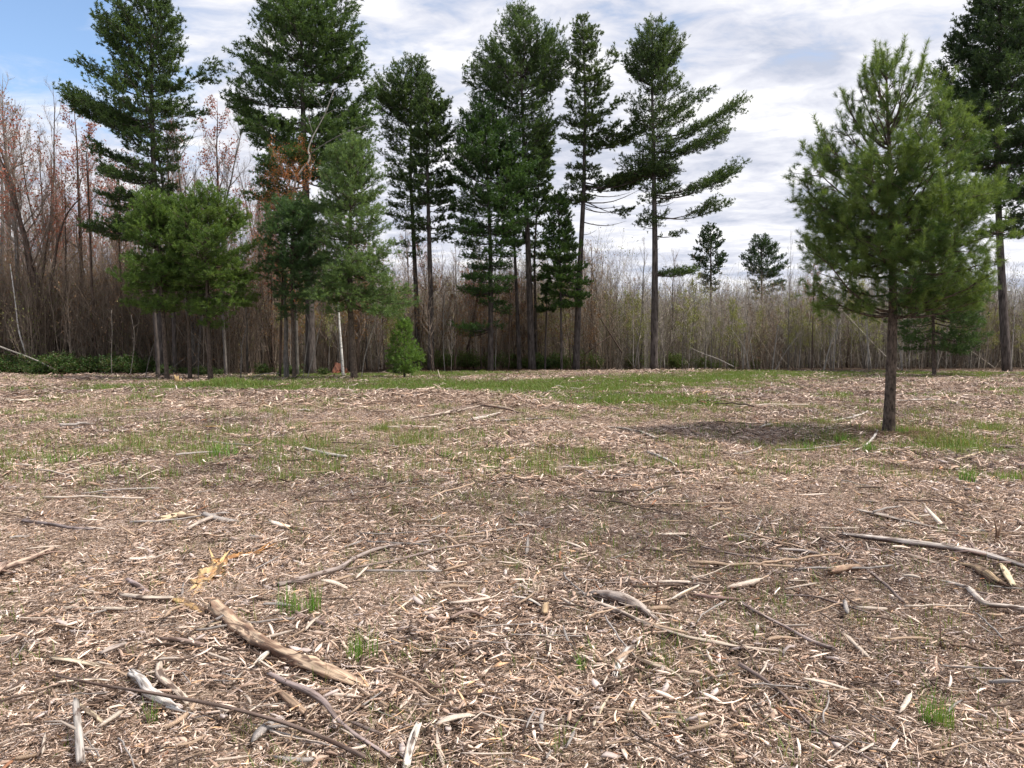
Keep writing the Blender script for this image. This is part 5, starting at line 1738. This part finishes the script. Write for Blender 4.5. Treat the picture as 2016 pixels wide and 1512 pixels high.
W("bleached_root", "white crooked stick snaking out from the nearest pine's foot", "stick", [(1682, 893), (1700, 886), (1712, 878), (1722, 865), (1727, 854)], [2, 2.5, 3, 2.6, 2], c_top=(0.60, 0.55, 0.50), c_side=GREYC, seed=37, lift=2, k=8, rough=.08)
W("dark_stick", "dark stick running left from the nearest pine's foot", "stick", [(1738, 838), (1715, 839), (1690, 842)], [2.2, 2, 1.5], c_top=(0.2, 0.15, 0.12), c_side=(.1, .075, .06), seed=38, lift=2)
W("pale_stick", "thick pale short stick lying left of the nearest pine", "stick", [(1496, 848), (1508, 844), (1520, 841)], [2.4, 3, 2.4], c_top=BLEACH, c_side=WOODC, seed=39, lift=2)
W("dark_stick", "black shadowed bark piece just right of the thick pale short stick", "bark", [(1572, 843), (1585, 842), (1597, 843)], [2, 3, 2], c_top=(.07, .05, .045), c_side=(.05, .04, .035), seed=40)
W("pale_stick", "bent grey-white stick in mid-ground left of the nearest trunk", "stick", [(1645, 832), (1675, 828), (1700, 820), (1708, 813)], [1.6, 2.4, 2.6, 1.5], c_top=BLEACH, c_side=GREYC, seed=41, lift=2)
W("pale_splinter", "cream splinter lying on grass right of the nearest pine", "splinter", [(1885, 910), (1912, 903), (1936, 895)], [2, 3.6, 2], c_top=(0.62, 0.50, 0.33), c_side=WOODC, flat=.5, seed=42, lift=3)
W("pale_stick", "long whitish stick on the mulch right behind the nearest trunk", "stick", [(1765, 793), (1800, 792), (1850, 791)], [1.6, 2, 1.6], c_top=BLEACH, c_side=GREYC, seed=43, lift=2)
W("grey_stick", "slanting far stick above the long whitish one at the right", "stick", [(1800, 788), (1845, 781), (1880, 771)], [1.5, 1.7, 1.2], c_top=(0.42, 0.35, 0.28), c_side=GREYC, seed=44, lift=2)
W("long_limb", "long white-topped limb reaching the right edge of the photo", "branch", [(1662, 1064), (1720, 1074), (1790, 1083), (1870, 1094), (1935, 1106), (1985, 1120), (2040, 1135)], [5, 7, 7, 7, 7, 6, 5], c_top=(0.56, 0.49, 0.43), c_side=(0.16, 0.115, 0.10), seed=45, lift=1.6, k=12, rough=.08, patch=.15)
W("bark_slab", "flat grey bark-covered plank behind the long white-topped limb", "wood slab", [(1690, 1012), (1740, 1024), (1790, 1036), (1850, 1050), (1890, 1052)], [6, 8, 8, 7, 3], c_top=(0.40, 0.345, 0.30), c_side=(0.2, 0.15, 0.12), flat=.3, seed=46, lift=2)
W("bark_slab", "flat brown bark strip just under the long white-topped limb", "wood slab", [(1755, 1090), (1800, 1104), (1850, 1118)], [5, 9, 5], c_top=(0.30, 0.23, 0.19), c_side=(0.15, 0.1, 0.08), flat=.3, seed=47, lift=1)
W("pale_stick", "pale twisted stick heap piece at the right below the long limb", "branch", [(1870, 1158), (1905, 1172), (1935, 1205), (2030, 1215)], [3, 6, 6, 5], c_top=(0.60, 0.53, 0.46), c_side=(0.26, 0.2, 0.17), seed=48, lift=1.6, shred=(2, 0))
W("pale_splinter", "cream splintered stake standing against the right edge heap", "splinter", [(1970, 1120), (1982, 1145), (1995, 1165)], [3, 7, 5], c_top=(0.62, 0.52, 0.34), c_side=WOODC, flat=.5, seed=49, lift=2)
W("gnarled_root", "gnarled twisted root piece under the right end of the long limb", "root", [(1890, 1120), (1920, 1130), (1950, 1155), (1965, 1165)], [3, 7, 9, 8], c_top=(0.40, 0.29, 0.18), c_side=(0.17, 0.11, 0.08), seed=50, rough=.35, lift=1.3)
W("rotten_wood", "short rounded orange-brown log chunk in the right foreground", "log", [(1632, 1138), (1660, 1133), (1688, 1130)], [6, 9, 8], c_top=(0.40, 0.28, 0.19), c_side=(0.22, 0.13, 0.09), seed=51, rough=.2, lift=1)
W("dark_stick", "dark straight stick tilting down right below the rounded log chunk", "stick", [(1672, 1108), (1710, 1135), (1745, 1165), (1778, 1198)], [2.5, 3, 3.5, 3], c_top=(0.22, 0.17, 0.15), c_side=(0.12, 0.09, 0.08), seed=52, lift=2, k=8, rough=.06)
W("thin_stick", "long thin grey stick slanting down right, middle of the right foreground", "stick", [(1456, 1198), (1500, 1225), (1550, 1250), (1600, 1278), (1640, 1296)], [3, 3.5, 3.5, 3.5, 6], c_top=(0.36, 0.29, 0.26), c_side=(0.18, 0.13, 0.12), seed=53, lift=2, k=8, rough=.06, shred=(0, 2))
W("thin_stick", "thin dark stick above the slanting grey one in the right foreground", "stick", [(1545, 1182), (1600, 1185), (1650, 1200), (1710, 1218)], [2, 2.6, 2.6, 2], c_top=(0.26, 0.2, 0.18), c_side=(.13, .1, .09), seed=54, lift=2, k=8, rough=.06)
W("dark_twig", "curved dark twig low in the right foreground, running to the bottom edge", "twig", [(1456, 1325), (1500, 1350), (1545, 1385), (1590, 1440), (1650, 1475), (1720, 1515)], [5, 4, 3, 2.6, 2.6, 2.6], c_top=(0.24, 0.18, 0.16), c_side=(.13, .095, .08), seed=55, lift=2, k=8, rough=.06)
W("shredded_log", "short grey log with a splintered white left end, centre right foreground", "log", [(1165, 1182), (1195, 1187), (1230, 1198), (1262, 1212), (1280, 1222)], [8, 13, 15, 13, 6], c_top=(0.42, 0.35, 0.30), c_side=(0.17, 0.125, 0.105), seed=56, rough=.14, k=14, lift=.9, shred=(6, 2), patch=.3)
W("pale_stick", "pale stick lying across the front of the short grey splintered log", "stick", [(1172, 1200), (1215, 1218), (1250, 1236), (1285, 1250)], [4, 5, 5, 5], c_top=(0.55, 0.46, 0.38), c_side=(0.28, 0.22, 0.18), seed=57, lift=2.4, k=9, rough=.1, shred=(0, 3))
W("shredded_stick", "long stick with frayed left end running right below the grey splintered log", "stick", [(1295, 1250), (1340, 1270), (1390, 1280), (1450, 1290), (1530, 1296)], [3, 5, 5, 4, 3], c_top=(0.52, 0.43, 0.34), c_side=(0.26, 0.19, 0.15), seed=58, lift=2.4, k=9, shred=(3, 0))
W("white_splinter", "bright white splintered chunk standing out in the centre foreground", "wood chunk", [(1212, 1330), (1226, 1312), (1240, 1295), (1250, 1288)], [5, 9, 10, 6], c_top=(0.74, 0.69, 0.63), c_side=(0.42, 0.34, 0.27), flat=.5, seed=59, lift=2.4, shred=(6, 0), patch=.8)
W("flat_splinter", "flat brown-grey split stake right of the bright white chunk", "splinter", [(1245, 1305), (1280, 1322), (1315, 1332), (1340, 1348)], [3, 8, 7, 4], c_top=(0.46, 0.38, 0.29), c_side=(0.22, 0.16, 0.12), flat=.35, seed=60, lift=2.4, shred=(0, 4))
W("pale_splinter", "pale stake pointing at the viewer below the bright white chunk", "splinter", [(1200, 1385), (1185, 1410), (1168, 1445)], [2, 3.6, 3], c_top=(0.62, 0.52, 0.39), c_side=WOODC, seed=61, lift=2.4)
W("pale_splinter", "shorter pale stake right of the one pointing at the viewer", "splinter", [(1252, 1392), (1244, 1408), (1235, 1428)], [3, 4, 2.6], c_top=(0.68, 0.6, 0.5), c_side=WOODC, seed=62, lift=2.4)
W("white_splinter", "broad white splinter standing up at the bottom edge, right of the thick stick ends", "splinter", [(824, 1445), (816, 1470), (806, 1500), (800, 1530)], [7, 9, 8, 8], c_top=(0.70, 0.64, 0.56), c_side=(0.5, 0.42, 0.33), flat=.5, seed=63, lift=3)
W("white_splinter", "white flat chip on edge left of the lower split log", "splinter", [(508, 1322), (518, 1310), (530, 1298)], [7, 7, 5], c_top=(0.70, 0.65, 0.57), c_side=WOODC, flat=.6, seed=64, lift=2.4)
W("pale_splinter", "long pale splinter lying below the split log", "splinter", [(535, 1343), (570, 1346), (608, 1352)], [4, 5, 3], c_top=(0.68, 0.6, 0.5), c_side=WOODC, flat=.5, seed=65, lift=2.6)
W("brown_chunk", "brown cylindrical rotten stick under the forked grey-brown branch", "stick", [(545, 1370), (570, 1395), (600, 1420)], [6, 8, 8], c_top=(0.36, 0.25, 0.17), c_side=(0.2, 0.13, 0.09), seed=66, lift=.8)
W("dark_stick", "dark stick right of the forked branch near the bottom edge", "stick", [(675, 1432), (700, 1438), (730, 1455), (755, 1460)], [2, 4, 4.5, 3], c_top=(.22, .17, .15), c_side=(.12, .09, .08), seed=67, lift=1.5)
W("thin_stick", "crooked short brown stick between the two grass tufts", "stick", [(575, 1212), (605, 1230), (640, 1243)], [3, 5, 5], c_top=(.34, .26, .22), c_side=(.2, .14, .12), seed=68, lift=1.5)
W("pale_stick", "pale stick lying above the split log with a dark gap beneath", "stick", [(120, 1210), (170, 1210), (215, 1214), (250, 1212)], [5, 5, 5, 4], c_top=(0.52, 0.44, 0.35), c_side=(0.2, 0.14, 0.11), seed=69, lift=1.6)
W("pale_stick", "pale stick running right towards the small orange-edged chunk", "stick", [(235, 1182), (280, 1190), (340, 1190)], [4, 5, 4], c_top=(0.56, 0.47, 0.38), c_side=(0.28, 0.2, 0.16), seed=70, lift=1.6)
W("pinkish_stick", "short smooth pinkish-grey stick left of the orange rotten slab", "stick", [(252, 1154), (270, 1167), (290, 1180)], [4, 5.5, 5], c_top=(0.42, 0.33, 0.31), c_side=(0.25, 0.19, 0.18), seed=71, lift=1.8, k=9, rough=.05)
W("brown_stick", "brown bark-covered stick in the middle of the left foreground", "stick", [(315, 1272), (350, 1276), (405, 1284)], [4, 5.5, 4], c_top=(0.26, 0.19, 0.16), c_side=(.14, .1, .08), seed=72, lift=1.6)
W("grey_stick", "grey weathered stick above the brown bark-covered one", "stick", [(200, 1300), (225, 1292), (250, 1280)], [4, 6, 3], c_top=(0.38, 0.32, 0.28), c_side=(.2, .15, .13), seed=73, lift=1.6)
W("twisted_root", "thin dark bent root arching over the mulch right of the second grass tuft", "root", [(888, 1232), (910, 1225), (935, 1224), (960, 1232)], [4, 4, 4, 3], c_top=(.24, .17, .14), c_side=(.13, .09, .07), seed=74, lift=2, z=[0, .02, .02, 0])
W("wood_chunk", "small broken stob with upright fibres left of the grey splintered log", "stub", [(1072, 1225), (1074, 1212), (1076, 1205)], [6, 8, 6], c_top=(0.46, 0.33, 0.2), c_side=(.28, .19, .12), seed=75, lift=1.8, shred=(0, 3))
W("pale_stick", "pale curved root-like piece at the far centre of the foreground", "stick", [(1010, 1185), (1040, 1192), (1065, 1205)], [2, 4, 3], c_top=BLEACH, c_side=GREYC, seed=76, lift=2)
W("thin_stick", "long thin horizontal stick right of centre, above the grey splintered log", "stick", [(1190, 1158), (1260, 1157), (1330, 1158), (1375, 1162)], [2, 2.4, 3.4, 2.5], c_top=(.32, .25, .22), c_side=(.17, .12, .11), seed=77, lift=2.2, k=8, rough=.06)
W("pale_stick", "pale straight stick tilting up right above the frayed stick", "stick", [(1315, 1196), (1345, 1180), (1376, 1163)], [2.4, 3.4, 2], c_top=BLEACH, c_side=WOODC, seed=78, lift=2.4)
W("dark_root", "dark wedge of bark with a pale forked tip, right of centre", "bark", [(1365, 1180), (1400, 1188), (1440, 1192), (1470, 1190)], [3, 6, 6, 2], c_top=(0.24, 0.15, 0.13), c_side=(.11, .07, .06), flat=.6, seed=79, lift=1.4, shred=(0, 3))
W("thin_stick", "thin grey twig sloping down right beside the dark wedge of bark", "twig", [(1460, 1195), (1485, 1212), (1525, 1235)], [2, 2.5, 2], c_top=(.3, .24, .22), c_side=(.17, .12, .11), seed=80, lift=2)
W("thin_stick", "straight thin stick crossing the upper right foreground", "stick", [(1380, 1085), (1440, 1100), (1500, 1108), (1540, 1115)], [2, 2.6, 2.6, 2], c_top=(.32, .25, .22), c_side=(.17, .12, .11), seed=81, lift=2)
W("grey_stick", "short grey stick above the thin one in the upper right foreground", "stick", [(1535, 1092), (1575, 1096), (1606, 1100)], [3, 4, 3.4], c_top=(.44, .38, .34), c_side=(.22, .17, .15), seed=82, lift=2)
W("grey_stick", "grey twig lying by the left grassy patch behind the curved stick", "stick", [(1480, 1024), (1500, 1030)], [2.4, 1.8], c_top=GREYC, c_side=BARKC, seed=83, lift=2)


# upright stubs and sprouts
def upright(name, label, cat, base, tops, r, mat, c=(1, 1, 1)):
    g0 = G(*base)
    d = g0[1]
    o = bpy.data.objects.new(name, None)
    COL.objects.link(o)
    o.location = g0
    tag(o, label, cat)
    for i, (tx, ty) in enumerate(tops):
        q = np.array(AT(tx, ty, d + (i % 3 - 1) * .04))
        A = Acc()
        b0 = np.array(g0) + np.array([(i - len(tops) / 2) * r * .8, 0, -.02])
        mid = (b0 + q) / 2 + np.array([rf.uniform(-1, 1), 0, 0]) * r
        A.tube(np.array([b0, mid, q]), np.array([r, r * .8, r * .35]), 6, c=c)
        link("stem", A.mesh("stem", mat, False, g0), o)


upright("broken_stump", "cluster of snapped brown stalks standing at the right edge above the long limb", "stump", (1966, 1066), [(1958, 1022), (1972, 1030), (1962, 1045), (1978, 1050)], .012, M_twig, (0.2, .13, .09))
upright("twig_sprout", "upright dark bare twig sticking out of the mulch right of centre", "twig", (1290, 1202), [(1299, 1112), (1308, 1150)], .004, M_twig, (0.14, .08, .06))
upright("broken_stake", "small pale stake standing in the grass right of the pine sapling", "stake", (866, 747), [(862, 728)], .035, M_twig, (0.55, .48, .38))
upright("broken_stake", "pale stake standing in the mulch at the far right of centre", "stake", (1519, 763), [(1520, 752)], .035, M_twig, (0.66, .6, .52))
upright("broken_stump", "low tan broken stump at the foot of the young pines", "stump", (352, 753), [(343, 738), (350, 740), (356, 745)], .09, M_twig, (0.36, .25, .13))
upright("twig_sprout", "small upright pale splinter standing in the mid-ground left of centre", "splinter", (868, 992), [(860, 966), (872, 975)], .008, M_twig, (0.5, .42, .34))
upright("twig_sprout", "small frayed stub standing in the mulch left of the grey splintered log", "stub", (1055, 1172), [(1048, 1140), (1060, 1152), (1053, 1150)], .010, M_twig, (0.5, .4, .31))
upright("twig_sprout", "thin dark sprout standing up in the right foreground", "twig", (1852, 1270), [(1850, 1205)], .004, M_twig, (0.22, .14, .11))

# stump with rusty roots behind the birch
wp = W("upturned_root", "reddish upturned root plate at the foot of the white birch", "root", [(660, 738), (668, 736), (680, 737)], [4, 8, 4], c_top=(0.16, 0.06, 0.035), c_side=(0.09, 0.04, 0.03), flat=1.9, rough=.6, seed=90, lift=.6, shred=(6, 6))
W("dark_log", "dark decayed log lying at the foot of the second wide young pine", "log", [(385, 750), (400, 748), (418, 750)], [2.5, 4, 3], c_top=(.07, .05, .04), c_side=(.05, .035, .03), seed=91)
W("dark_log", "dark fallen log along the wood edge left of the leaning pine", "log", [(1080, 724), (1110, 723), (1145, 723)], [1.5, 2.2, 2], c_top=(.09, .07, .06), c_side=(.05, .035, .03), seed=92)
W("mulch_heap", "small heap of pale splintered wood on the far ridge right of the lone pine", "wood heap", [(1330, 722), (1350, 720), (1372, 722)], [2, 4, 2], c_top=BLEACH, c_side=(.35, .27, .2), rough=.6, seed=93, shred=(4, 4), lift=1.2)

# fallen brown needles under the pines
lit_m = []
for i in range(4):
    A = Acc()
    n_ = 700
    r_ = .55 * np.sqrt(rng.random(n_))
    t_ = rng.random(n_) * 6.283
    az = rng.random(n_) * 6.283
    A.needles(np.stack([r_ * np.cos(t_), r_ * np.sin(t_), rng.uniform(.0, .05, n_)], 1), np.stack([np.cos(az), np.sin(az), rng.normal(0, .12, n_)], 1), .10, .004,
              np.array([(0.20, 0.125, 0.08), (0.27, 0.18, 0.12), (0.14, 0.09, 0.06)])[rng.integers(0, 3, n_)])
    lit_m.append(A.mesh("needles", M_twig))
lp = []
for o in list(COL.objects):
    if o.name.startswith("pine_tree"):
        near = o.location.y < 20
        for _ in range(26 if near else 8):
            r_ = abs(rf.gauss(0, .9 if near else 1.4))
            t_ = rf.random() * 6.283
            x_, y_ = o.location.x + r_ * math.cos(t_), o.location.y + r_ * math.sin(t_)
            lp.append((x_, y_, float(H(x_, y_)) + .015))
scatter("needle_litter", "fallen reddish-brown pine needles around the foot of the pines", np.array(lp), rng.random(len(lp)) * 6.283, rng.uniform(.7, 1.3, len(lp)), rng.integers(0, 4, len(lp)), lit_m)

# individual splinters and sticks of the foreground
splinter_meshes = {}
for tone in M_splinters:
    L_ = []
    for i in range(7):
        rs = np.random.default_rng(500 + i + len(tone) * 31)
        n, k = 6, 4
        t = np.linspace(-.5, .5, n)
        wv = rs.uniform(.04, .12)
        bend = rs.normal(0, .07)
        A = Acc()
        prof = np.ones(n) * rs.uniform(.75, 1.2, n)
        prof[0] = rs.uniform(.1, .9)
        prof[-1] = rs.uniform(.05, .7)
        V = []
        for j in range(n):
            sk = rs.normal(0, .07, 4) if j in (0, n - 1) else rs.normal(0, .012, 4)
            for a_, (sx, sz) in enumerate(((-1, -1), (1, -1), (1, 1), (-1, 1))):
                V.append((t[j] + sk[a_], bend * (1 - 4 * t[j] ** 2) + sx * wv * .5 * prof[j] * rs.uniform(.85, 1.15), sz * wv * .22 * prof[j] + .3 * bend * t[j]))
        q = [(j * k + a_, j * k + (a_ + 1) % k, (j + 1) * k + (a_ + 1) % k, (j + 1) * k + a_) for j in range(n - 1) for a_ in range(k)]
        A.add(V, t=[(0, a_ + 1, a_) for a_ in range(1, k - 1)] + [((n - 1) * k, (n - 1) * k + a_, (n - 1) * k + a_ + 1) for a_ in range(1, k - 1)], q=q)
        L_.append(A.mesh("wood_splinter", M_splinters[tone]))
    splinter_meshes[tone] = L_
stick_meshes = {}
for tone in M_splinters:
    L_ = []
    for i in range(5):
        rs = np.random.default_rng(700 + i + len(tone) * 17)
        n = 9
        t = np.linspace(-.5, .5, n)
        P = np.stack([t, np.cumsum(rs.normal(0, .018, n)), np.abs(np.cumsum(rs.normal(0, .006, n)))], 1)
        A = Acc()
        A.tube(P, .011 * np.linspace(1, rs.uniform(.35, .8), n), 6, rough=.1, rs=i)
        L_.append(A.mesh("stick", M_splinters[tone]))
    stick_meshes[tone] = L_
ZONES = [((200, 1150), "in the left foreground near the orange rotten slab"), ((600, 1400), "near the lower end of the split log"), ((150, 1430), "in the bottom left corner"),
         ((900, 1250), "in the middle foreground right of the grass tufts"), ((1250, 1250), "around the grey splintered log"), ((1250, 1450), "at the bottom edge right of centre"),
         ((1700, 1200), "in the right foreground below the long limb"), ((1800, 1420), "in the bottom right corner"), ((700, 1030), "in the middle of the ground behind the curved stick"),
         ((1650, 980), "on the pale mulch in front of the nearest pine"), ((1200, 980), "in the mid-ground right of centre"), ((200, 980), "in the mid-ground at the left")]
rp = random.Random(77)
i = 0
while i < 285:
    px = rp.uniform(-30, 2046)
    py = 960 + 560 * rp.random() ** .8
    g = G(px, py)
    dist = math.hypot(g[1], CAMZ)
    tone = rp.choices(["pale", "tan", "grey", "brown"], [6, 4, 3, 1.4])[0]
    L = rp.uniform(34, 95) * (0.7 + .3 * rp.random()) * dist / F
    o = bpy.data.objects.new("wood_splinter", rp.choice(splinter_meshes[tone]))
    COL.objects.link(o)
    o.location = (g[0], g[1], g[2] + .035 + rp.random() * .02)
    o.rotation_euler = (rp.gauss(0, .5), rp.gauss(0, .2), rp.random() * 6.283)
    w = rp.uniform(.6, 1.3)
    o.scale = (L, L * w, L * w * rp.uniform(.7, 1.4))
    zn = min(ZONES, key=lambda q: (q[0][0] - px) ** 2 + (q[0][1] - py) ** 2)[1]
    tag(o, "%s wood splinter lying %s" % (tone, zn), "splinter", "%s splinters %s" % (tone, zn))
    i += 1
for i in range(240):
    px = rp.uniform(-30, 2046)
    py = 800 + 720 * rp.random() ** .9
    g = G(px, py)
    dist = math.hypot(g[1], CAMZ)
    tone = rp.choices(["brown", "grey", "tan", "pale"], [5, 3, 2.5, 2])[0]
    L = rp.uniform(60, 200) * dist / F
    o = bpy.data.objects.new("small_stick", rp.choice(stick_meshes[tone]))
    COL.objects.link(o)
    o.location = (g[0], g[1], g[2] + .035 + rp.random() * .015)
    o.rotation_euler = (rp.gauss(0, .3), rp.gauss(0, .05), rp.gauss(0, .9) if rp.random() < .7 else rp.random() * 6.28)
    w = rp.uniform(.6, 1.5)
    o.scale = (L, L, L * w)
    zn = min(ZONES, key=lambda q: (q[0][0] - px) ** 2 + (q[0][1] - py) ** 2)[1]
    tag(o, "thin %s stick lying %s" % (tone, zn), "stick", "thin %s sticks %s" % (tone, zn))

# grass tufts one can point to
GT = [(0.13, 0.28, 0.04), (0.17, 0.31, 0.055), (0.10, 0.23, 0.035), (0.22, 0.31, 0.08)]


def tuft(px, py, wpx, hpx, n, label):
    g = G(px, py)
    dist = math.hypot(g[1], CAMZ)
    s = dist / F
    A = grass_mesh("grass_tuft", n, wpx * s * .5, hpx * s * .6, hpx * s * 1.35, .0045 * max(1, dist / 5), GT, .3, 4)
    o = link("grass_tuft", A, None, (g[0], g[1], g[2] + .015))
    tag(o, label, "grass tuft")


tuft(568, 1210, 45, 55, 60, "green grass tuft left half of the double clump above the split log")
tuft(615, 1208, 40, 52, 50, "grass clump with yellowing blades, right half of the double clump above the split log")
tuft(712, 1298, 60, 55, 70, "green grass tuft right of the split log's middle")
tuft(1842, 1430, 60, 62, 80, "bright green grass tuft low in the right foreground")
tuft(1145, 1325, 18, 40, 22, "narrow grass tuft left of the bright white chunk")
tuft(1158, 912, 35, 14, 60, "dark green round tuft in mid-ground right of centre")
tuft(1712, 890, 28, 20, 60, "green tuft beside the white crooked stick near the pine's foot")
tuft(1657, 874, 30, 18, 60, "low green tuft just left of the white crooked stick")
tuft(1906, 950, 32, 28, 60, "green tuft at the right, left one of two near the border")
tuft(1985, 952, 45, 22, 70, "broad green tuft close to the right border")
tuft(1776, 858, 26, 20, 60, "tall green tuft at the right side of the nearest pine's foot")
tuft(1590, 888, 26, 16, 40, "faint green tuft left of the low one by the pine")
tuft(300, 1428, 18, 45, 14, "single narrow grass sprig beside the long dark twig")
tuft(118, 915, 60, 30, 60, "grass tuft at the left in mid-ground")
tuft(440, 900, 60, 34, 80, "dark grass tuft in the middle of the left grassy patch")
tuft(885, 905, 40, 20, 50, "green tuft in the mid-ground just left of centre")
tuft(970, 925, 36, 18, 40, "small green tuft in the mid-ground at the centre")
print("scene built", len(bpy.data.objects))
